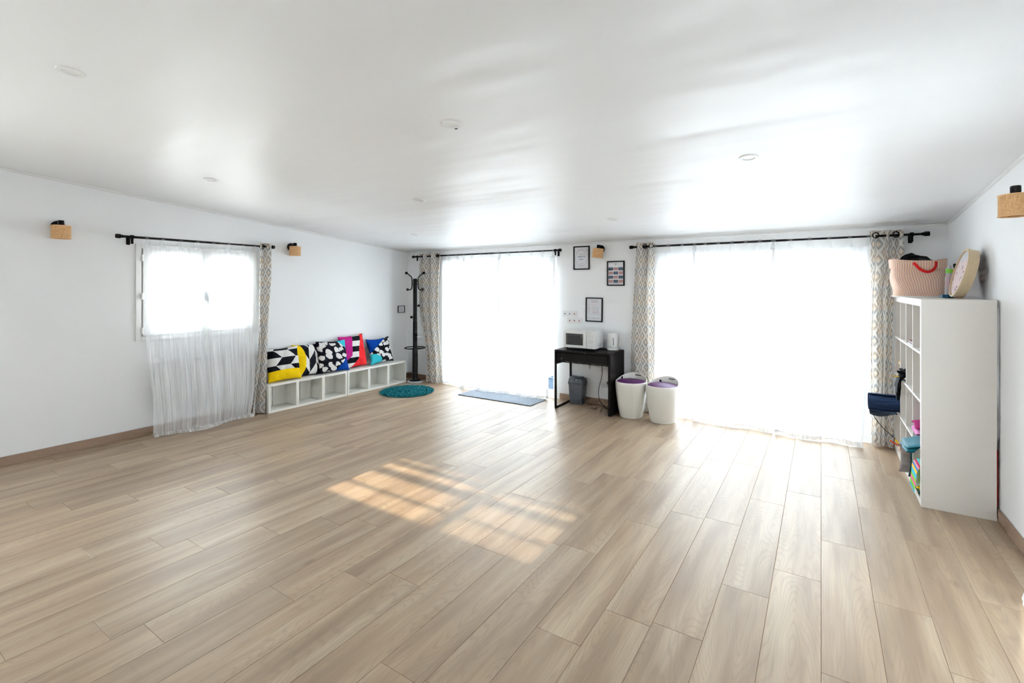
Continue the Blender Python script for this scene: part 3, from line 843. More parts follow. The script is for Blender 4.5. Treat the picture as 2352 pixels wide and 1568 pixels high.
# ------------------------------------------------------------------ ceiling spots
tilt = math.atan(-0.09)
for (x, y, lab) in ((-3.10, 0.80, 'round white recessed spot, nearest to the camera at upper left'), (-1.79, 2.13, 'round white recessed spot in the middle of the ceiling with a dark clip'),
                    (-0.39, 3.39, 'round white recessed spot at the right, above the largest window'), (-4.51, 2.10, 'round white recessed spot in front of the small casement window'),
                    (-3.23, 3.36, 'round white recessed spot in the centre, second row of the ceiling'), (-1.82, 4.75, 'small far recessed spot near the desk wall'),
                    (-4.62, 4.72, 'small far recessed spot near the coat stand corner')):
    t = thing('ceiling_spot', (x, y, ceil_z(y)), lab, 'ceiling light', 'recessed ceiling spots')
    t.rotation_euler = (tilt, 0, 0)
    r = 0.058
    G().lathe([(r * 0.62, 0.001), (r * 0.66, -0.006), (r * 0.96, -0.006), (r, -0.002), (r, 0.001)], (0, 0, 0), 40, cap=False).build('trim_ring', 'trim_white', t, True)
    G().lathe([(r * 0.63, -0.001), (r * 0.3, -0.0005), (1e-5, -0.0003)], (0, 0, 0), 32, cap=False).build('diffuser', 'appliance', t, True)
    if x == -1.79:
        G().box(-0.02, 0.050, -0.008, -0.004, 0.060, -0.001).build('clip', 'black', t)

# ------------------------------------------------------------------ radiator behind the sheer
t = thing('radiator', (XL, 2.65, 0.28), 'pale electric panel radiator seen through the sheer curtain under the small window', 'radiator')
G().box(0.03, -0.45, 0.0, 0.085, 0.45, 0.46, 0.008).build('front_panel', 'radiator', t)
G().box(0.0, -0.40, 0.05, 0.03, 0.40, 0.40, 0.004).build('back_box', 'trim_white', t)
g = G()
for k in range(18): g.box(0.04, -0.42 + k * 0.047, 0.4595, 0.075, -0.42 + k * 0.047 + 0.02, 0.462)
g.build('top_grille', 'gap', t)

# ------------------------------------------------------------------ low shelf bench
def bench(y0, y1, label):
    xb, xf, h = XL + 0.004, -5.695, 0.352
    d = xf - xb; w = y1 - y0
    t = thing('low_shelf', (xb, y0, 0), label, 'shelf', 'low white cube shelves')
    th = 0.028
    G().box(0, 0, h - th, d, w, h, 0.002).build('top_board', 'melamine', t)
    G().box(0, th, 0.0, d, w - th, th, 0.002).build('bottom_board', 'melamine', t)
    for a in (0, w - th): G().box(0, a, 0, d, a + th, h - th, 0.002).build('side_panel', 'melamine', t)
    cw = (w - 2 * th - 2 * 0.04) / 3
    ys = [th + cw, th + 2 * cw + 0.04]
    for a in ys: G().box(0.002, a, th, d, a + 0.04, h - th, 0.002).build('divider', 'melamine', t)
    for k in range(3):
        c0 = th + k * (cw + 0.04)
        m = c0 + cw * 0.5
        G().box(0.016, c0, th, 0.022, m - 0.003, h - th).build('back_panel', 'melamine', t)
        G().box(0.016, m + 0.003, th, 0.022, c0 + cw, h - th).build('back_panel', 'melamine', t)
    g = G()
    for k in range(3):
        yy = th + (k + 1) * cw + k * 0.04
        for xx in (0.06, d - 0.05):
            for j in range(7): g.lathe([(0.0032, -0.0006), (0.0032, 0.0)], (xx, yy, 0.065 + j * 0.034), 8, 'Y')
    g.build('peg_holes', 'pegs', t)
bench(3.312, 4.470, 'low white cube shelf under the yellow cushions, beside the patterned curtain')
bench(4.482, 5.632, 'low white cube shelf in the corner next to the coat stand')

# ------------------------------------------------------------------ cushions
def pillow_grid(W, H, T, seed, wr=0.008, pinch=0.06, n=28):
    rnd = Vector((seed * 3.7, seed * 1.3, seed * 5.1))
    verts = []; faces = []; uvs = []
    idx = {}
    def put(i, j, side):
        a, b = 2 * i / n - 1, 2 * j / n - 1
        edge = (abs(a) == 1 or abs(b) == 1)
        key = (i, j, 0 if edge else side)
        if key in idx: return idx[key]
        pin = 1 - pinch * (1 - abs(b) ** 2.0) * abs(a) ** 3 ; pin2 = 1 - pinch * (1 - abs(a) ** 2.0) * abs(b) ** 3
        x, y = a * W / 2 * pin, b * H / 2 * pin2
        th = T / 2 * max(0.0, (1 - abs(a) ** 2.6)) ** 0.55 * max(0.0, (1 - abs(b) ** 2.6)) ** 0.55
        nz = noise.noise(Vector((a * 1.7, b * 1.7, side * 2.0)) + rnd) * wr * 2.2 + noise.noise(Vector((a * 4.5, b * 4.5, side)) + rnd) * wr
        z = side * th + (nz if not edge else nz * 0.4)
        idx[key] = len(verts); verts.append((x, y, z)); return idx[key]
    for side in (1, -1):
        for j in range(n):
            for i in range(n):
                q = [(i, j), (i + 1, j), (i + 1, j + 1), (i, j + 1)]
                if side < 0: q = q[::-1]
                faces.append(tuple(put(a, b, side) for a, b in q))
                uvs += [(a / n, b / n) for a, b in q]
    return verts, faces, uvs
def cushion(name, mat, W, H, T, seed, pos, lean, roll, turn, label, group=None, facing='+x', pinch=0.07):
    """pos = middle of the bottom edge ; facing +x (on the low shelf)"""
    v, f, uv = pillow_grid(W, H, T, seed, pinch=pinch)
    me = bpy.data.meshes.new(name); me.from_pydata(v, [], f)
    l = me.uv_layers.new(name='UVMap'); l.data.foreach_set('uv', [c for q in uv for c in q])
    me.materials.append(mat); me.polygons.foreach_set('use_smooth', [True] * len(me.polygons))
    o = bpy.data.objects.new(name, me); col.objects.link(o)
    base = Matrix(((0, 0, 1, 0), (1, 0, 0, 0), (0, 1, 0, 0), (0, 0, 0, 1)))     # local x->+y, y->+z, z->+x
    m = Matrix.Translation(pos) @ Matrix.Rotation(turn, 4, 'Z') @ Matrix.Rotation(-lean, 4, 'Y') @ base @ Matrix.Rotation(roll, 4, 'Z') @ Matrix.Translation((0, H / 2, 0))
    o.matrix_world = m
    tag(o, label, 'cushion', group)
    return o
BZ = 0.356
cg = 'printed cushions on the low shelves'
cushion('cushion', CUSH[0], 0.44, 0.43, 0.15, 1, (-5.765, 3.575, BZ), R(14), R(1), R(-4), 'black and white chevron cushion with a yellow lower part, next to the curtain', cg)
cushion('cushion', CUSH[1], 0.42, 0.43, 0.12, 2, (-5.830, 3.945, BZ), R(11), R(-2), R(3), 'cushion with a yellow left side and black and white chevrons', cg)
cushion('cushion', CUSH[2], 0.47, 0.45, 0.13, 3, (-5.745, 4.300, BZ + 0.006), R(17), R(-2), R(-3), 'black cushion with white pebble print and blue and turquoise corners, in the middle', cg)
cushion('cushion', CUSH[3], 0.46, 0.49, 0.13, 4, (-5.82, 4.715, BZ), R(11), R(2), R(2), 'pink and red cushion with a black and white striped band', cg)
cushion('cushion', CUSH[4], 0.47, 0.41, 0.15, 5, (-5.78, 5.20, BZ + 0.004), R(15), R(1.5), R(0), 'cushion with blue corner and white pebble print, nearest the coat stand', cg, pinch=0.12)

# ------------------------------------------------------------------ small frame, posters
def framed(loc, w, h, rz, label, printer, fr=0.0155):
    """local: X right, Z up, -Y out of the wall"""
    t = thing('framed_print', loc, label, 'picture frame', rz=rz)
    dpt = 0.018
    g = G()
    g.box(-w / 2, -dpt, -h / 2, -w / 2 + fr, 0, h / 2, 0.001).box(w / 2 - fr, -dpt, -h / 2, w / 2, 0, h / 2, 0.001)
    g.box(-w / 2 + fr, -dpt, h / 2 - fr, w / 2 - fr, 0, h / 2, 0.001).box(-w / 2 + fr, -dpt, -h / 2, w / 2 - fr, 0, -h / 2 + fr, 0.001)
    g.build('frame', 'black', t)
    p = G().box(-w / 2 + fr, -0.008, -h / 2 + fr, w / 2 - fr, -0.002, h / 2 - fr).build('print', 'paper', t)
    printer(p, w - 2 * fr, h - 2 * fr)
    return t
def marks(parent, mat, rects, name='printed_text'):
    g = G()
    for (x0, z0, x1, z1) in rects: g.box(x0, -0.0086, z0, x1, -0.008, z1)
    g.build(name, mat, parent)
def words(xc, z, wid, hgt, seed):
    """a line of tiny letter strokes, too small to read in the photograph"""
    r = random.Random(seed); x = xc - wid / 2; out = []
    while x < xc + wid / 2:
        lw = hgt * r.uniform(0.35, 0.7)
        if r.random() < 0.16: x += lw; continue
        out.append((x, z, x + lw * 0.75, z + hgt * r.uniform(0.7, 1.0))); x += lw
    return out
def ring(parent, cx_, cz_, rx, rz_, mat, r=0.0007, a0=0, a1=360, n=48, name='printed_ring'):
    pts = [(cx_ + rx * math.cos(R(lerp(a0, a1, i / n))), -0.0083, cz_ + rz_ * math.sin(R(lerp(a0, a1, i / n)))) for i in range(n + 1)]
    G().tube(pts, r, 5).build(name, mat, parent)
def emblem(parent, x, z, s):
    ring(parent, x, z + s * 0.25, s * 0.9, s * 0.8, 'ink_navy', s * 0.16, 20, 160, 12, 'printed_emblem')
    G().add([(x - s * 0.5, -0.0086, z), (x, -0.0086, z - s * 0.7), (x + s * 0.5, -0.0086, z), (x, -0.0086, z + s * 0.6)], [(0, 1, 2, 3)]).build('printed_emblem', 'ink_navy', parent)
def poster1(p, w, h):
    ring(p, 0, 0.0, 0.088, 0.108, 'ink_grey', 0.0009)
    g = G(); rr = random.Random(4)
    for k in range(16):
        a = R(lerp(75, 150, k / 15)); x, z = 0.088 * math.cos(a), 0.108 * math.sin(a)
        g.tube([(x, -0.0085, z), (x + rr.uniform(-.012, .006), -0.0085, z + rr.uniform(-.004, .014))], 0.0016, 5)
    g.build('printed_leaves', 'ink_rose', p)
    marks(p, 'ink_grey', words(0.0, 0.045, 0.10, 0.005, 1) + words(0.0, -0.082, 0.05, 0.003, 2) + words(0, -0.108, 0.06, 0.004, 5))
    marks(p, 'ink_pale', words(-0.005, 0.008, 0.105, 0.020, 3) + words(-0.012, -0.028, 0.062, 0.020, 6))
    emblem(p, w / 2 - 0.020, h / 2 - 0.048, 0.011)
def poster2(p, w, h):
    emblem(p, 0.0, h / 2 - 0.035, 0.012)
    ring(p, 0, h / 2 - 0.075, 0.06, 0.06, 'ink_grey', 0.0012, 50, 130, 12)
    navy, rose = [], []
    cw, ch = 0.060, 0.040
    for r in range(4):
        for c in range(3):
            x = -0.067 + c * 0.067; z = 0.058 - r * 0.0535
            q = (x - cw / 2, z - ch / 2, x + cw / 2, z + ch / 2)
            (navy if (r + c) % 2 == 0 else rose).append(q)
    for q in navy: marks(p, 'ink_navy', [q], 'timetable_cell')
    for q in rose: marks(p, 'ink_rose', [q], 'timetable_cell')
    g = G(); k = 0
    for q in navy + rose:
        for i in range(3):
            for (a, b, c, d) in words((q[0] + q[2]) / 2, q[3] - 0.012 - i * 0.011, 0.036, 0.004, k): g.box(a, -0.0092, b, c, -0.0086, d)
            k += 1
    g.build('printed_text', 'ink_pale', p)
    marks(p, 'ink_grey', words(0, -h / 2 + 0.014, 0.12, 0.004, 9))
def poster3(p, w, h):
    marks(p, 'ink_pale', words(0.0, 0.115, 0.105, 0.007, 1)); marks(p, 'ink_rose', words(0.0, 0.096, 0.075, 0.010, 2))
    marks(p, 'ink_pink', words(0.0, 0.055, 0.075, 0.008, 3) + words(0.015, -0.030, 0.09, 0.007, 4) + words(0.02, -0.042, 0.09, 0.006, 5))
    rows = []
    for i, z in enumerate((0.062, 0.028, 0.020, 0.0, -0.008, -0.034, -0.060, -0.112, -0.120)):
        rows += words(-0.075, z, 0.035, 0.003, 20 + i)
        if i not in (0,): rows += words(0.02, z, 0.10, 0.003, 40 + i)
    marks(p, 'ink_grey', rows)
    marks(p, 'ink_navy', [(-0.03, -0.0605, 0.095, -0.0590)], 'printed_rule')
def poster4(p, w, h):
    g = G(); pts = [(-0.012, 0.012), (-0.005, 0.002), (0.004, -0.004), (0.014, -0.006), (0.012, 0.004), (0.002, 0.004), (-0.014, 0.0)]
    g.tube([(a, -0.0085, b) for a, b in pts], 0.0012, 6); g.build('printed_drawing', 'ink_grey', p)
    marks(p, 'ink_grey', words(0.0, -0.028, 0.03, 0.006, 3))
framed((-2.72, YB, 1.948), 0.236, 0.318, 0, 'black framed poster with a wreath circle, highest on the back wall', poster1)
framed((-2.237, YB, 1.732), 0.236, 0.322, 0, 'black framed timetable poster with navy and pink blocks', poster2)
f3 = framed((-2.537, YB, 1.253), 0.241, 0.322, 0, 'black framed text notice above the microwave', poster3)
f3.rotation_euler = (0, R(0.6), 0)
framed((XL, 5.78, 1.18), 0.155, 0.118, R(90), 'tiny black framed drawing on the left wall beside the coat stand', poster4, fr=0.008)

# ------------------------------------------------------------------ sockets
def socket_plate(x, z, n, dots, label, kind='socket'):
    t = thing('wall_socket', (x, YB, z), label, 'socket')
    pitch = 0.0715
    G().box(-n * pitch / 2 - 0.005, -0.008, -0.041, n * pitch / 2 + 0.005, 0, 0.041, 0.003).build('cover_plate', 'appliance', t)
    for k in range(n):
        cx_ = (k - (n - 1) / 2) * pitch
        w = G().lathe([(0.026, -0.0075), (0.0265, -0.0095), (0.022, -0.0100), (0.021, -0.0085), (1e-5, -0.0085)], (cx_, 0, 0), 24, 'Y', cap=False).build('socket_well', 'appliance', t, True)
        if dots: G().lathe([(0.0085, -0.0112), (0.0085, -0.0086)], (cx_, 0, 0), 14, 'Y').build('sticker', dots[k], w)
        else: G().lathe([(0.003, -0.0095), (0.003, -0.0085)], (cx_ - 0.008, 0, 0), 8, 'Y').lathe([(0.003, -0.0095), (0.003, -0.0085)], (cx_ + 0.008, 0, -0.002), 8, 'Y').build('pin_hole', 'pegs', w)
    return t
socket_plate(-2.897, 1.188, 3, ['dot_blue', 'dot_blue', 'dot_red'], 'upper triple wall socket with two blue dots and one red dot')
socket_plate(-2.825, 1.096, 3, ['dot_red'] * 3, 'lower triple wall socket with three red dots')
socket_plate(-2.40, 0.276, 1, None, 'single white wall socket under the black desk')

# small sign near the corner behind the coat stand
t = thing('wall_sign', (-5.74, YB, 1.665), 'small pale green notice on the wall behind the top of the coat stand', 'sign')
G().box(-0.11, -0.006, -0.035, 0.06, 0, 0.03, 0.001).build('sign_panel', 'sign_green', t)
marksg = G()
for (a, b, c, d) in words(-0.05, -0.03, 0.09, 0.012, 77): marksg.box(a, -0.0066, b, c, -0.006, d)
marksg.box(-0.10, -0.0066, 0.004, 0.05, -0.006, 0.010)
marksg.build('printed_text', 'ink_grey', t)

# ------------------------------------------------------------------ coat stand
t = thing('coat_stand', (-5.566, 5.700, 0), 'tall black coat stand with ball hooks and marble foot in the corner', 'coat stand')
G().lathe([(0.125, 0.0), (0.130, 0.006), (0.130, 0.022), (0.123, 0.028), (1e-5, 0.028)], (0, 0, 0), 40).build('base', 'marble', t, True)
G().lathe([(0.085, 0.028), (0.085, 0.034), (0.048, 0.040), (0.043, 0.06)], (0, 0, 0), 28).build('base_collar', 'black', t, True)
G().lathe([(0.043, 0.04), (0.043, 0.545), (0.036, 0.56)], (0, 0, 0), 24).build('lower_pole', 'black', t, True)
G().lathe([(0.036, 0.55), (0.036, 0.98), (0.033, 0.99), (0.033, 1.685), (0.030, 1.69)], (0, 0, 0), 24).build('upper_pole', 'black', t, True)
g = G(); g.tube([(0.165 * math.cos(2 * math.pi * i / 48), 0.165 * math.sin(2 * math.pi * i / 48), 0.562) for i in range(48)], 0.008, 8, True)
for k in range(3):
    a = R(30 + 120 * k); g.tube([(0.03 * math.cos(a), 0.03 * math.sin(a), 0.555), (0.165 * math.cos(a), 0.165 * math.sin(a), 0.562)], 0.006, 8)
g.build('umbrella_ring', 'black', t, True)
CA = R(24)
for k in range(2):
    a = CA + R(180 * k); c_, s_ = math.cos(a), math.sin(a)
    prof = [(0.135, 1.775), (0.10, 1.752), (0.062, 1.718), (0.054, 1.70), (0.052, 1.66), (0.052, 1.57), (0.056, 1.535), (0.072, 1.512), (0.095, 1.505), (0.112, 1.508)]
    hk = G().tube([(r * c_, r * s_, z) for r, z in prof], 0.0085, 10).build('hook', 'black', t, True)
    G().cyl((0.03 * c_, 0.03 * s_, 1.60), (0.053 * c_, 0.053 * s_, 1.60), 0.007, 8).cyl((0.03 * c_, 0.03 * s_, 1.65), (0.053 * c_, 0.053 * s_, 1.65), 0.007, 8).build('hook_screw', 'black', hk)
    G().sphere((0.148 * c_, 0.148 * s_, 1.782), 0.0235).build('knob', 'black', hk, True)
    G().sphere((0.128 * c_, 0.128 * s_, 1.512), 0.0235).build('knob', 'knob_brown', hk, True)
for (a, z) in ((CA, 1.25), (CA + math.pi, 1.06)):
    c_, s_ = math.cos(a), math.sin(a)
    pg = G().cyl((0.03 * c_, 0.03 * s_, z), (0.055 * c_, 0.055 * s_, z), 0.008, 10).build('peg', 'black', t, True)
    G().sphere((0.062 * c_, 0.062 * s_, z), 0.022).build('knob', 'black', pg, True)

# ------------------------------------------------------------------ round shag rug
RC = (-5.16, 5.12, 0)
t = thing('round_rug', RC, 'round teal shag rug on the floor in front of the coat stand', 'rug')
RR = 0.395
G().lathe([(RR - 0.03, 0.0), (RR - 0.02, 0.002), (RR - 0.03, 0.008), (RR - 0.08, 0.014), (1e-5, 0.016)], (0, 0, 0), 64).build('backing', 'rug', t, True)
vs, fs = [], []
rr = random.Random(3)
for k in range(7500):
    q = math.sqrt(rr.random()) * RR; a = rr.random() * 6.2832
    x, y = q * math.cos(a), q * math.sin(a)
    L = rr.uniform(0.020, 0.036); w = rr.uniform(0.0022, 0.004); da = rr.random() * 6.28
    lx, ly = math.cos(da) * L * rr.uniform(0.3, 1.0), math.sin(da) * L * rr.uniform(0.3, 1.0)
    px, py = -math.sin(da) * w, math.cos(da) * w
    z1 = 0.010 + L * rr.uniform(0.35, 0.9) * (1.0 if q < RR - 0.03 else 0.55)
    n = len(vs)
    vs += [(x + px, y + py, 0.006), (x - px, y - py, 0.006), (x + lx * .5 - px, y + ly * .5 - py, lerp(0.012, z1, 0.75)), (x + lx * .5 + px, y + ly * .5 + py, lerp(0.012, z1, 0.75)), (x + lx, y + ly, z1)]
    fs += [(n, n + 1, n + 2, n + 3), (n + 3, n + 2, n + 4)]
me = bpy.data.meshes.new('pile'); me.from_pydata(vs, [], fs); me.materials.append(M['rug'])
o = bpy.data.objects.new('pile', me); col.objects.link(o); o.parent = t; o['kind'] = 'stuff'

# ------------------------------------------------------------------ doormat
t = thing('doormat', (-3.785, 5.575, 0), 'rectangular grey doormat half under the sheer curtains', 'doormat')
nx_ = 40
def mat_pt(s, q):
    x = lerp(-0.605, 0.605, s); y = lerp(-0.205, 0.205, q) + 0.003 * math.sin(40 * s) * (1 - q)
    return (x, y, 0.008 + 0.0015 * math.sin(9 * s + 3 * q))
G().grid(nx_, 12, mat_pt).build('loop_surface', 'doormat', t, True)
g = G(); g.tube([(-0.605, -0.205, 0.005), (0.605, -0.205, 0.005), (0.605, 0.205, 0.005), (-0.605, 0.205, 0.005)], 0.0048, 6, True); g.build('edging', 'mat_edge', t)

# ------------------------------------------------------------------ desk
DX0, DX1, DY0, DY1 = -2.880, -2.120, 5.462, 5.930
t = thing('desk', (DX0, DY0, 0), 'small black-brown desk with one drawer against the back wall', 'desk')
W_, D_ = DX1 - DX0, DY1 - DY0
G().box(0, 0, 0.725, W_, D_, 0.752, 0.002).build('desk_top', 'blackbrown', t)
G().box(W_ - 0.035, 0, 0, W_, D_, 0.725, 0.002).build('side_panel', 'blackbrown', t)
G().box(0.0, 0, 0.565, 0.022, D_, 0.725, 0.002).build('side_apron', 'blackbrown', t)
dr = G().box(0.026, 0.004, 0.612, W_ - 0.038, 0.022, 0.716, 0.002).build('drawer_front', 'blackbrown', t)
G().box(0.04, 0.022, 0.62, W_ - 0.05, D_ - 0.06, 0.70, 0.001).build('drawer_box', 'blackbrown', dr)
G().box(0.024, 0.008, 0.596, W_ - 0.036, 0.028, 0.606, 0.001).build('front_rail', 'blackbrown', t)
G().box(0.024, D_ - 0.02, 0.56, W_ - 0.036, D_ - 0.006, 0.725, 0.001).build('back_rail', 'blackbrown', t)
G().box(0.0, 0.0, 0.0, 0.022, 0.028, 0.565, 0.002).build('leg', 'blackbrown', t)
G().box(0.0, D_ - 0.028, 0.0, 0.022, D_, 0.565, 0.002).build('leg', 'blackbrown', t)
G().box(0.001, 0.028, 0.002, 0.021, D_ - 0.028, 0.022, 0.002).build('foot_rail', 'blackbrown', t)

# microwave
t = thing('microwave', (-2.808, 5.580, 0.753), 'white microwave oven standing on the black desk', 'microwave')
w, d, h = 0.438, 0.268, 0.225
G().box(0, 0.016, 0.022, w, d, 0.022 + h, 0.006).build('body', 'appliance', t)
door = G().box(0.0, 0.0, 0.024, 0.318, 0.016, 0.020 + h, 0.004).build('door', 'appliance', t)
G().box(0.034, -0.002, 0.060, 0.272, 0.001, 0.205, 0.0015).build('door_glass', 'microglass', door)
G().box(0.060, -0.0028, 0.082, 0.246, -0.0018, 0.186).build('viewing_mesh', 'micromesh', door)
pn = G().box(0.321, 0.0, 0.024, w, 0.016, 0.020 + h, 0.004).build('control_panel', 'appliance', t)
for z in (0.185, 0.118):
    kn = G().lathe([(0.023, 0.0), (0.023, -0.004), (0.019, -0.005), (0.017, -0.020), (1e-5, -0.021)], (0.38, 0, z), 28, 'Y').build('dial', 'appliance', pn, True)
    G().box(0.378, -0.024, z - 0.014, 0.382, -0.019, z + 0.014).build('dial_pointer', 'appliance_grey', pn)
    g = G()
    for k in range(11):
        a = R(-40 + 26 * k); g.box(0.38 + 0.028 * math.cos(a) - 0.0012, -0.0008, z + 0.028 * math.sin(a) - 0.0012, 0.38 + 0.028 * math.cos(a) + 0.0012, 0.0, z + 0.028 * math.sin(a) + 0.0012)
    g.build('dial_scale', 'ink_grey', pn)
G().box(0.345, -0.0008, 0.226, 0.385, 0.0, 0.231).build('maker_mark', 'ink_grey', pn)
G().box(w - 0.001, 0.05, 0.05, w + 0.002, 0.235, 0.215, 0.001).build('side_panel', 'appliance', t)
for k in range(3): G().box(w - 0.001, 0.07, 0.052 + k * 0.012, w + 0.0028, 0.225, 0.057 + k * 0.012).build('vent_slot', 'appliance_grey', t)
for (a, b) in ((0.04, 0.04), (w - 0.04, 0.04), (0.04, d - 0.03), (w - 0.04, d - 0.03)):
    G().lathe([(0.014, 0.0), (0.016, 0.024)], (a, b, 0), 14).build('foot', 'black', t, True)

# kettle
t = thing('kettle', (-2.235, 5.83, 0.753), 'white electric kettle on its base at the right end of the desk', 'kettle')
G().lathe([(0.068, 0.0), (0.072, 0.004), (0.072, 0.018), (0.060, 0.026), (1e-5, 0.027)], (0, 0, 0), 36).build('power_base', 'appliance', t, True)
b = G().lathe([(0.060, 0.028), (0.066, 0.032), (0.068, 0.055), (0.066, 0.12), (0.060, 0.185), (0.055, 0.205), (0.050, 0.208)], (0, 0, 0), 36).build('body', 'appliance', t, True)
G().lathe([(0.0685, 0.050), (0.0690, 0.053), (0.0685, 0.056)], (0, 0, 0), 36, cap=False).build('ring_seam', 'appliance_grey', b, True)
G().lathe([(0.052, 0.206), (0.048, 0.216), (0.02, 0.222), (1e-5, 0.223)], (0, 0, 0), 32).build('lid', 'appliance', t, True)
ha = R(5)
hx = lambda r, z: (r * math.cos(ha), r * math.sin(ha), z)
G().tube([hx(0.050, 0.200), hx(0.075, 0.212), hx(0.100, 0.200), hx(0.112, 0.160), hx(0.110, 0.110), hx(0.095, 0.070), hx(0.066, 0.055)], 0.012, 12, flat=(0.013, 0.010)).build('handle', 'appliance', t, True)
G().add([(-0.045, -0.030, 0.175), (-0.045, 0.030, 0.175), (-0.078, -0.012, 0.203), (-0.078, 0.012, 0.203), (-0.045, -0.028, 0.205), (-0.045, 0.028, 0.205)],
        [(0, 2, 3, 1), (2, 4, 5, 3), (0, 4, 2), (1, 3, 5), (0, 1, 5, 4)]).build('spout', 'appliance', t, True)
ga = R(-62)
g = G(); g.tube([((0.0675 - k * 0.0008) * math.cos(ga), (0.0675 - k * 0.0008) * math.sin(ga), 0.065 + k * 0.0105) for k in range(10)], 0.005, 8); g.build('water_gauge', 'gauge', b, True)

# power cable hanging behind the desk
g = G()
pts = [(-2.42, 5.905, 0.60), (-2.405, 5.89, 0.52), (-2.40, 5.885, 0.44), (-2.41, 5.885, 0.36), (-2.435, 5.88, 0.27), (-2.445, 5.87, 0.19), (-2.425, 5.84, 0.11), (-2.37, 5.80, 0.05), (-2.31, 5.77, 0.022), (-2.28, 5.755, 0.016)]
def smooth_path(p, n=6):
    p = [Vector(q) for q in p]; out = []
    for i in range(len(p) - 1):
        a, b, c, d = p[max(i - 1, 0)], p[i], p[i + 1], p[min(i + 2, len(p) - 1)]
        for k in range(n):
            u = k / n
            out.append(0.5 * ((2 * b) + (c - a) * u + (2 * a - 5 * b + 4 * c - d) * u * u + (3 * b - a - 3 * c + d) * u ** 3))
    out.append(p[-1]); return out
t = thing('power_cable', (-2.28, 5.755, 0), 'black power cable hanging under the desk with its plug on the floor', 'cable')
off = Vector((-2.28, 5.755, 0))
G().tube([p - off for p in smooth_path(pts)], 0.004, 8).build('cord', 'black', t, True)
G().tube([(-0.012, 0.006, 0.016), (0.012, -0.004, 0.018), (0.020, -0.008, 0.020), (0.052, -0.022, 0.020), (0.055, -0.023, 0.020)], [0.006, 0.010, 0.018, 0.019, 0.015], 12).build('plug', 'black', t, True)

# ------------------------------------------------------------------ waste bin
t = thing('waste_bin', (-2.745, 5.862, 0), 'slate grey swing-lid waste bin on the floor under the desk', 'bin')
def frust(g, w0, d0, z0, w1, d1, z1, rc=0.022, n=5):
    def loop(w, d, z):
        out = []
        for (sx, sy, a0) in ((1, 1, 0), (-1, 1, 90), (-1, -1, 180), (1, -1, 270)):
            for k in range(n + 1):
                a = R(a0 + 90 * k / n); out.append((sx * (w / 2 - rc) + rc * math.cos(a), sy * (d / 2 - rc) + rc * math.sin(a), z))
        return out
    a, b = loop(w0, d0, z0), loop(w1, d1, z1); m = len(a)
    return g.add(a + b, [(i, (i + 1) % m, m + (i + 1) % m, m + i) for i in range(m)] + [tuple(reversed(range(m))), tuple(range(m, 2 * m))])
b = frust(G(), 0.185, 0.115, 0.0, 0.215, 0.135, 0.262).build('body', 'bin', t, True)
frust(G(), 0.226, 0.142, 0.258, 0.228, 0.142, 0.285).build('rim', 'bin_dark', t, True)
lid = frust(frust(G(), 0.220, 0.138, 0.285, 0.205, 0.120, 0.330), 0.205, 0.120, 0.330, 0.175, 0.070, 0.358).build('lid', 'bin_dark', t, True)
fl = G().add([(-0.080, -0.071, 0.293), (0.080, -0.071, 0.293), (0.074, -0.061, 0.330), (-0.074, -0.061, 0.330), (0.062, -0.033, 0.357), (-0.062, -0.033, 0.357)], [(0, 1, 2, 3), (3, 2, 4, 5)]).build('swing_flap', 'bin', lid)
G().box(-0.022, -0.070, 0.318, 0.0, -0.064, 0.324).build('emblem', 'black', fl)
G().box(0.006, -0.070, 0.318, 0.022, -0.064, 0.323).build('emblem', 'appliance_grey', fl)

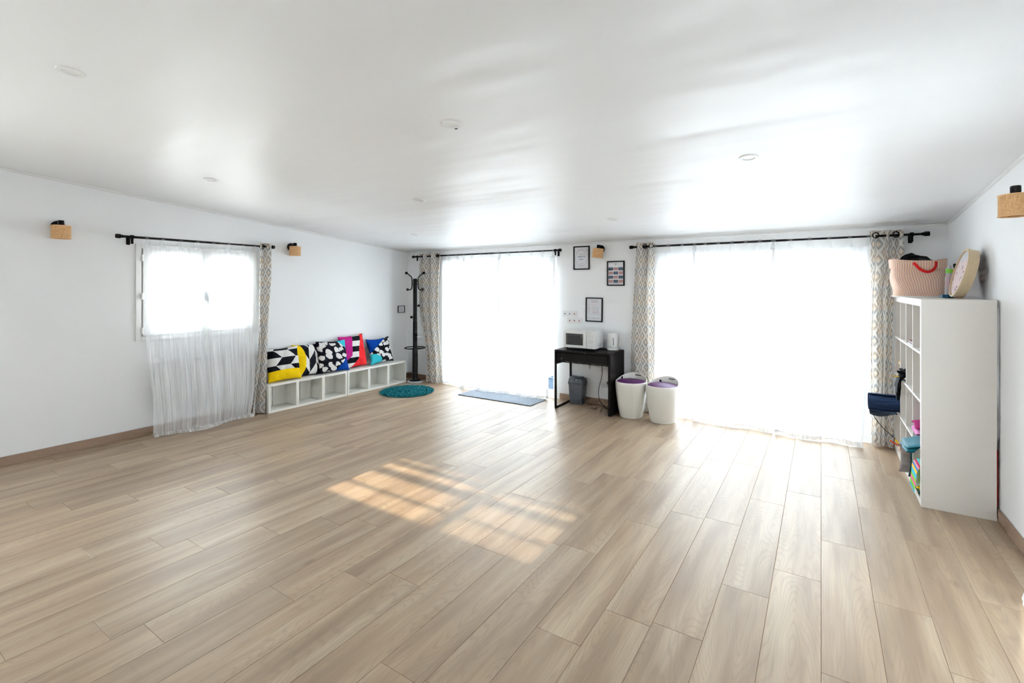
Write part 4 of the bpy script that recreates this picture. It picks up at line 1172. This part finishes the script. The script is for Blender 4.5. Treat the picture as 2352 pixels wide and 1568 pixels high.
# ------------------------------------------------------------------ storage stools
def stool(loc, rz, label):
    t = thing('storage_stool', loc, label, 'stool', 'white storage stools', rz=rz)
    seg = 56
    prof = [(0.128, 0.0), (0.133, 0.004), (0.150, 0.09), (0.168, 0.20), (0.180, 0.30), (0.186, 0.36)]
    vs, fs = [], []
    rows = []
    def rim(a):                               # higher at the back (+Y), lower in front
        b = max(0.0, math.sin(a)); return 0.425 + 0.075 * b ** 1.3
    for r, z in prof: rows.append([(r * math.cos(2 * math.pi * k / seg), r * math.sin(2 * math.pi * k / seg), z) for k in range(seg)])
    for fr, dr in ((0.5, 0.0), (0.9, -0.001), (1.0, -0.005)):
        rows.append([((0.186 + dr) * math.cos(2 * math.pi * k / seg), (0.186 + dr) * math.sin(2 * math.pi * k / seg), lerp(0.36, rim(2 * math.pi * k / seg), fr)) for k in range(seg)])
    for r, dz in ((0.176, 0.0), (0.173, -0.006)):
        rows.append([(r * math.cos(2 * math.pi * k / seg), r * math.sin(2 * math.pi * k / seg), rim(2 * math.pi * k / seg) + dz) for k in range(seg)])
    rows.append([(0.173 * math.cos(2 * math.pi * k / seg), 0.173 * math.sin(2 * math.pi * k / seg), 0.37) for k in range(seg)])
    for row in rows: vs += row
    for j in range(len(rows) - 1):
        for k in range(seg):
            # slot in the raised back
            a = j * seg + k; b_ = j * seg + (k + 1) % seg
            fs.append((a, b_, b_ + seg, a + seg))
    fs.append(tuple(reversed(range(seg))))
    G().add(vs, fs).build('body', 'stool', t, True)
    g = G(); pts = []
    for i in range(15):
        a = R(lerp(66, 92, i / 14)); pts.append((0.1725 * math.cos(a), 0.1725 * math.sin(a), 0.470))
    g.tube(pts, 0.0055, 8); g.build('grip_slot', 'gap', t, True)
    s = G().lathe([(0.160, 0.372), (0.168, 0.385), (0.169, 0.405), (0.160, 0.422), (0.13, 0.432), (0.06, 0.437), (1e-5, 0.438)], (0, 0, 0), 48).build('seat_pad', 'purple', t, True)
    a = R(150 if label.startswith('left') else 125)
    cx_, sx_ = 0.163 * math.cos(a), 0.163 * math.sin(a)
    G().tube([(cx_ * 0.97, sx_ * 0.97, 0.415), (cx_, sx_, 0.435), (cx_ * 1.0, sx_ * 1.0, 0.452)], 0.01, 8, flat=(0.012, 0.006)).build('pull_tab', 'purple_dark', s, True)
    return t
stool((-1.925, 5.625, 0), 0.0, 'left ivory storage stool with purple seat, against the desk')
stool((-1.545, 5.600, 0), R(-12), 'right ivory storage stool with purple seat, in front of the sheer curtain')

# ------------------------------------------------------------------ tall cube shelf
SX0, SX1, SY0 = 0.595, 0.983, 4.42
TT, TI, CE = 0.05, 0.0165, 0.330
SH = 2 * TT + 4 * CE + 3 * TI
t = thing('cube_shelf', (SX0, SY0, 0), 'tall white cube shelf unit standing in the right corner', 'shelf')
dd = SX1 - SX0
G().box(0, 0, SH - TT, dd, SH, SH, 0.0015).build('top_board', 'shelfwhite', t)
G().box(0, 0, 0, dd, SH, TT, 0.0015).build('bottom_board', 'shelfwhite', t)
for y in (0, SH - TT): G().box(0.001, y + 0.001, TT, dd - 0.001, y + TT - 0.001, SH - TT, 0.001).build('side_panel', 'shelfwhite', t)
for k in range(3):
    a = TT + (k + 1) * CE + k * TI
    G().box(0.002, a, TT, dd - 0.002, a + TI, SH - TT, 0.001).build('divider', 'shelfwhite', t)
    for c in range(4):
        b = TT + c * (CE + TI)
        G().box(0.002, b, a, dd - 0.002, b + CE, a + TI, 0.001).build('shelf_board', 'shelfwhite', t)
def cell(c, r): return SY0 + TT + c * (CE + TI), TT + r * (CE + TI)      # near corner y, floor z of cell (column from camera, row from below)
EPS = 0.0015

# rolled mats in the far column
def roll(name, mat, cy, cz_, x0, x1, r0, r1, turns, label, start=0.0, squash=1.0, flap=0.0):
    t = thing(name, (x0, cy, cz_ - r1), label, 'exercise mat')
    n = 120; th = 0.005; vs = []; fs = []
    def sp(u, dr):
        a = start + u * turns * 2 * math.pi; r = lerp(r0, r1, u) + dr
        y, z = r * math.cos(a), r * math.sin(a) * squash
        return (y, z + r1)
    k = 0
    for i in range(n + 1):
        u = i / n
        for dr in (0, th):
            y, z = sp(u, dr - th)
            for x in (0.0 + 0.012 * math.sin(u * 5), x1 - x0): vs.append((x, y, z))
    for i in range(n):
        a = 4 * i; b = a + 4
        fs += [(a, b, b + 1, a + 1), (a + 2, a + 3, b + 3, b + 2), (a, a + 2, b + 2, b), (a + 1, b + 1, b + 3, a + 3)]
    fs += [(0, 1, 3, 2), (4 * n, 4 * n + 2, 4 * n + 3, 4 * n + 1)]
    G().add(vs, fs).build('rolled_sheet', mat, t, True)
    return t
yc, zc = cell(3, 1)
ymat = roll('yoga_mat', 'navy_mat', yc + 0.098, zc + 0.0855, 0.385, 0.93, 0.020, 0.083, 4.0, 'navy blue rolled exercise mat sticking out of the tall shelf', start=1.9)
def flap(s, q):
    x = lerp(0.0, 0.20, s); y = lerp(-0.075, 0.085, q)
    sag = 0.055 * math.sin(math.pi * min(1.0, (1 - s) * 0.62 + 0.0)) * (1 - 0.9 * abs(2 * q - 1) ** 2.5) * (0.4 + 0.6 * math.sin(math.pi * (0.25 + 0.6 * (1 - s))))
    return (x, y, 0.001 - sag)
G().grid(20, 16, flap).build('loose_flap', 'slate_mat', ymat, 'all')
# elastic cord with yellow ends hanging from the mats
t = thing('elastic_cord', (0.40, yc + 0.02, 0.36), 'thin black elastic cord with yellow tips hanging below the rolled mats', 'cord')
G().tube(smooth_path([(-0.0, 0.06, 0.040), (0.02, 0.04, -0.02), (0.08, 0.02, -0.10), (0.15, 0.0, -0.165), (0.17, -0.005, -0.19)]), 0.003, 8).build('cord', 'black', t, True)
G().tube([(0.165, -0.004, -0.185), (0.18, -0.008, -0.205), (0.185, -0.01, -0.215)], 0.007, 8).build('tip', 'yellow', t, True)
# wooden blocks, straps (row 3, far columns)
y3, z3 = cell(3, 2)
t = thing('wooden_block', (0.63, y3 + 0.06, z3 + EPS), 'pale wooden box with a lid in the far column of the tall shelf', 'box')
G().box(0.0, 0.0, 0.0, 0.14, 0.12, 0.10, 0.004).build('box_body', 'wood_block', t)
G().box(-0.025, -0.008, 0.10, 0.15, 0.128, 0.128, 0.004).build('lid', 'wood_block', t)
G().box(0.02, 0.03, 0.128, 0.06, 0.08, 0.16, 0.006).build('clip', 'teal_blue', t)
y2, z2 = cell(2, 2)
t = thing('strap_bundle', (0.62, y2 + 0.16, z2 + EPS), 'bundle of black straps with yellow tag hanging over the shelf edge', 'strap')
g = G(); rr = random.Random(9)
for k in range(9):
    cx_, cy_ = rr.uniform(-0.02, 0.05), rr.uniform(-0.07, 0.09); a = rr.random() * 3
    pts = [(cx_ + 0.06 * math.cos(q) * math.cos(a), cy_ + 0.055 * math.cos(q) * math.sin(a) + 0.02 * math.sin(q), 0.030 + 0.022 * math.sin(q + k) + 0.006 * k) for q in [2 * math.pi * i / 20 for i in range(20)]]
    g.tube(pts, 0.006, 6, True, flat=(0.011, 0.004))
g.build('strap_pile', 'black_net', t, True)
for k in range(5):
    y_ = -0.03 + 0.03 * k; dp = (0.10, 0.17, 0.12, 0.15, 0.08)[k]
    pts = smooth_path([(0.0, y_, 0.05), (-0.04, y_, 0.04), (-0.062, y_ - 0.01, -0.01), (-0.070, y_ - 0.02, -dp * 0.7), (-0.060, y_ - 0.005, -dp), (-0.048, y_ + 0.015, -dp * 0.7), (-0.045, y_ + 0.01, 0.0), (-0.01, y_ + 0.012, 0.045)])
    G().tube(pts, 0.006, 6, flat=(0.010, 0.0035)).build('hanging_loop', 'black_net', t, True)
G().box(-0.10, 0.0, 0.030, -0.05, 0.018, 0.036, 0.001).build('tag', 'yellow', t)
# flat things on the top row
y2, z4 = cell(1, 3)
t = thing('magazine_stack', (0.62, y2 + 0.03, z4 + EPS), 'dark red folders stacked on white paper in the tall shelf', 'folders')
G().box(-0.02, 0.0, 0.0, 0.22, 0.25, 0.012, 0.001).build('paper', 'paper', t)
G().box(-0.012, 0.0, 0.0125, 0.21, 0.26, 0.030, 0.003).build('folder', 'dark_red', t)
G().box(0.0, 0.0, 0.0305, 0.19, 0.20, 0.045, 0.006).build('folder', 'dark_cover', t)
G().lathe([(0.07, 0.0455), (0.06, 0.052), (0.03, 0.056), (1e-5, 0.057)], (0.08, 0.09, 0), 24).build('cap', 'dark_cover', t, True)
y4, z4 = cell(3, 3)
t = thing('small_jar', (0.66, y4 + 0.09, z4 + EPS), 'tiny green and white jar in the far top cell of the tall shelf', 'jar')
G().lathe([(0.022, 0.0), (0.024, 0.004), (0.024, 0.045), (0.018, 0.05)], (0, 0, 0), 20).build('jar_body', 'leaf', t, True)
G().lathe([(0.022, 0.05), (0.022, 0.068), (0.02, 0.07)], (0, 0, 0), 20).build('lid', 'appliance', t, True)
y_, z_ = cell(1, 1)
t = thing('small_pouch', (0.66, y_ + 0.26, z_ + EPS), 'small dark pouch in the second column of the tall shelf', 'pouch')
G().sphere((0, 0, 0.03), 0.03, sc=(1.3, 1.0, 1.0)).build('pouch_body', 'dark_cover', t, True)
G().tube([(-0.02, 0, 0.055), (0.0, 0, 0.075), (0.02, 0, 0.055)], 0.004, 6).build('drawstring', 'dark_cover', t, True)
# folded textiles in the near column
def folded(name, mat, x0, x1, y0, y1, z0, h, label, cat, seed, layers=3, droop=0.0, mat2=None):
    t = thing(name, (x0, y0, z0), label, cat)
    lh = h / layers
    for k in range(layers):
        rnd = Vector((seed + k * 2.2, seed * 1.9, k))
        n, m = 26, 18
        def pt(s, q, k=k):
            # closed flattened tube: s runs round the section (x-z), q along y
            a = 2 * math.pi * s
            cx_ = (x1 - x0) / 2; ex = abs(math.cos(a)) ** 0.5 * (1 if math.cos(a) >= 0 else -1); ez = abs(math.sin(a)) ** 0.7 * (1 if math.sin(a) >= 0 else -1)
            ez *= max(0.02, 1 - abs(2 * q - 1) ** 8) ** 0.5
            x = cx_ + ex * cx_ * (1 - 0.05 * k) ; z = lh * (k + 0.5) + ez * lh * 0.5
            y = lerp(0, y1 - y0, q)
            w = noise.noise(Vector((x * 14, y * 12, a)) + rnd) * 0.010
            front = sstep(0.45, 1.0, 1 - x / (x1 - x0))
            pz = max(z + w * 0.6 - droop * front, 0.001 if x + x0 > SX0 - 0.002 else -9)
            return (x + w - 0.0, y + w * 0.4, pz)
        G().grid(n, m, pt, lambda s, q: (q * (y1 - y0), s), wrap=True).build('fold', mat if (mat2 is None or k < layers - 1) else mat2, t, 'all')
    return t
ya, za = cell(0, 1)
folded('folded_blanket', 'teal_velvet', 0.515, 0.93, ya + 0.02, ya + 0.29, za + EPS + 0.004, 0.062, 'teal velvet cloth folded in the near column, hanging over the shelf edge', 'blanket', 3.1, 2, 0.062)
folded('folded_fleece', 'pink', 0.575, 0.92, ya + 0.02, ya + 0.27, za + 0.074, 0.085, 'pink fleece folded on top of the teal cloth', 'blanket', 5.3, 2, 0.0, 'magenta')
yb, zb = cell(1, 0)
grey = cushion('cushion', M['grey_cushion'], 0.40, 0.225, 0.12, 7, (0.70, yb + 0.165, zb + 0.005), 0, 0, 0, 'plain grey cushion sticking out of the bottom row of the tall shelf')
grey.matrix_world = Matrix.Translation((0.728, yb + 0.19, zb + 0.118)) @ Matrix.Rotation(R(8), 4, 'Z') @ Matrix(((1, 0, 0, 0), (0, 0, -1, 0), (0, 1, 0, 0), (0, 0, 0, 1)))
gcl = cushion('cushion', M['dark_green'], 0.36, 0.30, 0.07, 8, (0.70, yb + 0.08, zb + 0.005), 0, 0, 0, 'dark green velvet cushion squeezed in behind the plain grey one')
gcl.matrix_world = Matrix.Translation((0.757, yb + 0.07, zb + 0.160)) @ Matrix.Rotation(R(3), 4, 'Z') @ Matrix(((1, 0, 0, 0), (0, 0, -1, 0), (0, 1, 0, 0), (0, 0, 0, 1)))
yn, zn = cell(0, 0)
# striped towel draped over the near bottom cell
t = thing('striped_towel', (0.60, yn + 0.15, zn), 'bright multicolour striped towel hanging out of the bottom cell nearest the camera', 'towel')
def tow(s, q):
    y = lerp(-0.10, 0.12, s) ; 
    path = smooth_path([(0.25, 0, 0.22), (0.10, 0, 0.215), (0.02, 0, 0.20), (-0.012, 0, 0.165), (-0.020, 0, 0.10), (-0.028, 0, 0.035), (-0.030, 0, 0.004)], 6)
    f = q * (len(path) - 1); i = min(int(f), len(path) - 2); p = path[i].lerp(path[i + 1], f - i)
    return (p.x + 0.0 * math.sin(14 * s + 3 * q), y + 0.01 * math.sin(5 * q), p.z)
G().grid(14, 36, tow, lambda s, q: (1.0 - q * 0.48, s)).build('towel_cloth', 'towel', t, 'all')
G().box(0.02, -0.12, 0.002, 0.30, 0.12, 0.19, 0.03).build('towel_stack', 'towel', t, True)
# felt flowers
t = thing('felt_flower', (0.625, yn + 0.05, zn + 0.22), 'coral red felt flower resting on the striped towel', 'toy')
t.location = (0.66, yn + 0.06, zn + 0.232)
g = G()
for k in range(9):
    a = 2 * math.pi * k / 9; g.sphere((0.026 * math.cos(a), 0.026 * math.sin(a), 0.03 + 0.012 * (k % 2)), 0.019, 10, 7)
g.build('petals', 'coral', t, True); G().sphere((0, 0, 0.045), 0.016).build('flower_centre', 'pink_liquid', t, True)
t = thing('toy_flower', (0.605, yn + 0.035, zn + EPS), 'yellow flower with dark leaves beside the striped towel on the bottom shelf', 'toy')
g = G()
for k in range(7):
    a = 2 * math.pi * k / 7; g.sphere((0.016 * math.cos(a), 0.018 * math.sin(a), 0.056), 0.012, 10, 7, (1, 1, 0.5))
g.build('petals', 'yellow', t, True)
G().sphere((0.0, 0.0, 0.018), 0.02, 10, 8, (0.8, 0.9, 0.9)).build('leaves', 'leaf', t, True)
G().cyl((0, 0, 0.02), (0, 0, 0.055), 0.003, 6).build('stem', 'leaf', t)
# bead toy in the far bottom cell
yq, zq = cell(3, 0)
t = thing('bead_toy', (0.625, yq + 0.07, zq + EPS), 'red and peach bead toy in the far bottom cell of the tall shelf', 'toy')
G().sphere((0, 0, 0.035), 0.035).build('head', 'skin_wood', t, True)
G().sphere((0.01, -0.01, 0.082), 0.022).build('cap', 'coral', t, True)
G().tube([(-0.02, 0, 0.06), (-0.07, 0.01, 0.075), (-0.09, 0.01, 0.095)], 0.006, 8).build('arm', 'red_orange', t, True)

# red board slid between shelf and wall
G().box(0.9838, 4.47, 0.085, 0.9985, 5.2, 0.46, 0.001).build('thin_board', 'red', None, False, (0.99, 4.8, 0.085))
tag(bpy.data.objects['thin_board'], 'thin red board slid into the gap behind the tall white shelf', 'board')

# ------------------------------------------------------------------ on top of the tall shelf
TZ = SH + 0.001
t = thing('tote_bag', (0.722, 5.50, TZ), 'orange and red striped canvas bag with red handles on top of the tall shelf', 'bag')
def sup(a, rx, ry, e=0.62):
    c_, s_ = math.cos(a), math.sin(a)
    return (rx * abs(c_) ** e * (1 if c_ >= 0 else -1), ry * abs(s_) ** e * (1 if s_ >= 0 else -1))
_tab = [0.0]
for _i in range(720):
    _p, _q = sup(2 * math.pi * _i / 720, 0.18, 0.175), sup(2 * math.pi * (_i + 1) / 720, 0.18, 0.175)
    _tab.append(_tab[-1] + math.hypot(_q[0] - _p[0], _q[1] - _p[1]))
def arc_angle(s):
    import bisect
    L = (s % 1.0) * _tab[-1]; i = max(1, bisect.bisect_left(_tab, L))
    f = (L - _tab[i - 1]) / max(1e-9, _tab[i] - _tab[i - 1])
    return 2 * math.pi * (i - 1 + f) / 720
def bagpt(z0, z1, grow, wob):
    def f(s, q):
        a = arc_angle(s); z = lerp(z0, z1, q)
        rx = lerp(0.178, 0.186, z / 0.33) + grow - 0.005 * math.sin(z * 30) * wob; ry = lerp(0.165, 0.195, z / 0.33) + grow
        x, y = sup(a, rx, ry)
        w = noise.noise(Vector((x * 7, y * 7, z * 9))) * 0.009 * wob
        lean = -0.012 * (z / 0.33)
        return (x + w + lean, y + w, z + (0.012 * math.sin(a * 2 + 1) * (z / 0.33)))
    return f
per = 1.25
G().grid(72, 14, bagpt(0.0, 0.262, 0.0, 1.0), lambda s, q: (s * per, q * 0.262), wrap=True).build('body', 'tote', t, 'all')
G().grid(72, 6, bagpt(0.245, 0.322, 0.008, 0.35), lambda s, q: (s * per, q * 0.08), wrap=True).build('cuff', 'tote_cuff', t, 'all')
G().tube([(*sup(2 * math.pi * i / 60, 0.181, 0.168), 0.004) for i in range(60)], 0.005, 8, True).build('piping', 'white_cotton', t, True)
G().add([(*sup(2 * math.pi * i / 40, 0.175, 0.162), 0.002) for i in range(40)], [tuple(range(40))]).build('base', 'tote', t)
for sgn in (-1, 1):
    yy = sgn * 0.208
    pts = smooth_path([(-0.06, yy * 0.97, 0.292), (-0.045, yy * 1.02, 0.275), (-0.015, yy * 1.05, 0.235), (0.03, yy * 1.06, 0.214), (0.065, yy * 1.05, 0.228), (0.085, yy * 1.0, 0.262), (0.088, yy * 0.97, 0.300)])
    G().tube(pts, 0.01, 8, flat=(0.0035, 0.0125)).build('handle', 'red', t, True)
t = thing('net_bundle', (0.695, 5.50, TZ + 0.262), 'black net fabric bundle sticking out of the striped bag', 'fabric')
def netpt(s, q):
    a = 2 * math.pi * s; r = math.sin(q * math.pi / 2 + 0.0) if q > 0 else 0.0
    x, y = sup(a, 0.165 * (1 - q), 0.170 * (1 - q), 0.8)
    z = 0.02 + 0.095 * math.sin(q * math.pi / 2) * (1 + 0.5 * noise.noise(Vector((x * 12, y * 12, 1)))) + 0.012 * noise.noise(Vector((x * 30, y * 30, 5)))
    return (x, y, z)
G().grid(40, 14, netpt, None, wrap=True).build('net_cloth', 'black_net', t, True)
G().tube(smooth_path([(-0.10, -0.07, 0.055), (-0.03, -0.09, 0.085), (0.03, -0.08, 0.088), (0.09, -0.06, 0.06)]), 0.008, 8, flat=(0.012, 0.004)).build('net_strap', 'black_net', t, True)
# bottle with green cap and red pen-like sticks, blue card
t = thing('plastic_bottle', (0.868, 5.14, TZ), 'clear plastic bottle with a lime green cap between the bag and the round drum', 'bottle')
G().lathe([(0.030, 0.0), (0.032, 0.004), (0.031, 0.16), (0.024, 0.185), (0.022, 0.20)], (0, 0, 0), 24).build('bottle_body', 'clear', t, True)
G().lathe([(0.026, 0.198), (0.026, 0.228), (0.024, 0.231), (1e-5, 0.231)], (0, 0, 0), 24).build('cap', 'green_cap', t, True)
G().lathe([(0.012, 0.231), (0.010, 0.255), (0.008, 0.26)], (0, 0, 0), 14).build('nozzle', 'clear', t, True)
G().lathe([(0.024, 0.09), (0.026, 0.10), (0.024, 0.150), (0.015, 0.160)], (0, 0, 0), 16).build('content', 'pink_liquid', t, True)
t = thing('stick_toy', (0.905, 5.06, TZ), 'orange-red toy stick with a black tip behind the round drum', 'toy')
G().tube([(0.0, 0.02, 0.0), (0.002, 0.01, 0.10), (-0.004, 0.0, 0.17), (-0.015, 0.0, 0.225)], [0.010, 0.014, 0.020, 0.017], 12).build('stick_body', 'red_orange', t, True)
G().tube([(-0.014, 0.0, 0.220), (-0.020, 0.0, 0.255), (-0.024, 0.0, 0.27)], [0.011, 0.011, 0.007], 10).build('tip', 'black', t, True)
G().tube([(-0.02, 0.0, 0.240), (0.008, 0.0, 0.245)], 0.003, 6).build('ring', 'black', t)
o = G().box(0.80, 4.985, TZ + 0.0005, 0.875, 5.09, TZ + 0.026, 0.003).build('flat_box', 'teal_blue', None, False, (0.84, 5.03, TZ))
tag(o, 'flat petrol blue box lying beside the striped bag', 'box')
# round drum leaning on the right wall
t = thing('frame_drum', (0.895, 4.83, TZ), 'round pale wood frame drum with printed skin leaning on the right wall', 'drum')
rd_ = 0.182
g = G()
n = 72
prof = [(rd_ - 0.010, -0.031), (rd_, -0.031), (rd_, 0.031), (rd_ - 0.010, 0.031), (rd_ - 0.010, -0.031)]
hoop = G().lathe(prof, (0, 0, 0), n, cap=False).build('hoop', 'wood_pale', t, True)
band = G().lathe([(rd_ + 0.0005, 0.008), (rd_ + 0.003, 0.009), (rd_ + 0.003, 0.028), (rd_ + 0.0005, 0.029)], (0, 0, 0), n, cap=False).build('rim_band', 'wood_pale', t, True)
skin = G().lathe([(rd_ - 0.0095, 0.020), (0.09, 0.0202), (1e-5, 0.0203)], (0, 0, 0), n, cap=False).build('printed_skin', 'drumface', t, True)
# local Z (face) -> towards -x, slightly to the camera and up
lean = R(14); turn = R(0.5)
zf = Vector((-math.cos(turn) * math.cos(lean), -math.sin(turn) * math.cos(lean), math.sin(lean)))
xf = Vector((zf.y, -zf.x, 0)).normalized(); yf = zf.cross(xf)
if yf.z < 0: xf, yf = -xf, -yf
rot = Matrix((xf, yf, zf)).transposed().to_4x4()
low = min((rot @ Vector((rd_ * math.cos(a), rd_ * math.sin(a), z))).z for a in [i * 0.05 for i in range(126)] for z in (-0.031, 0.031))
for o in (hoop, band, skin):
    o.matrix_basis = Matrix.Translation((0.0, 0, -low + 0.0015)) @ rot

# blue crates standing outside, glimpsed past the curtain edges
for (x0, x1, lab) in ((-3.45, -3.12, 'blue crate outside the entrance door, glimpsed beside the desk leg'), (0.12, 0.42, 'blue crate outside the largest window, glimpsed beside the patterned curtain')):
    t = thing('garden_crate', ((x0 + x1) / 2, 6.45, -0.16), lab, 'crate')
    w = (x1 - x0) / 2
    G().box(-w, -0.12, 0.0, w, 0.12, 0.02).build('crate_floor', 'alu', t)
    for sx in (-1, 1): G().box(sx * w - 0.008 - sx * 0.008, -0.12, 0.02, sx * w + 0.008 - sx * 0.008, 0.12, 0.36, 0.002).build('crate_side', 'alu', t)
    for sy in (-1, 1): G().box(-w + 0.016, sy * 0.112 - 0.008, 0.02, w - 0.016, sy * 0.112 + 0.008, 0.36, 0.002).build('crate_wall', 'alu', t)
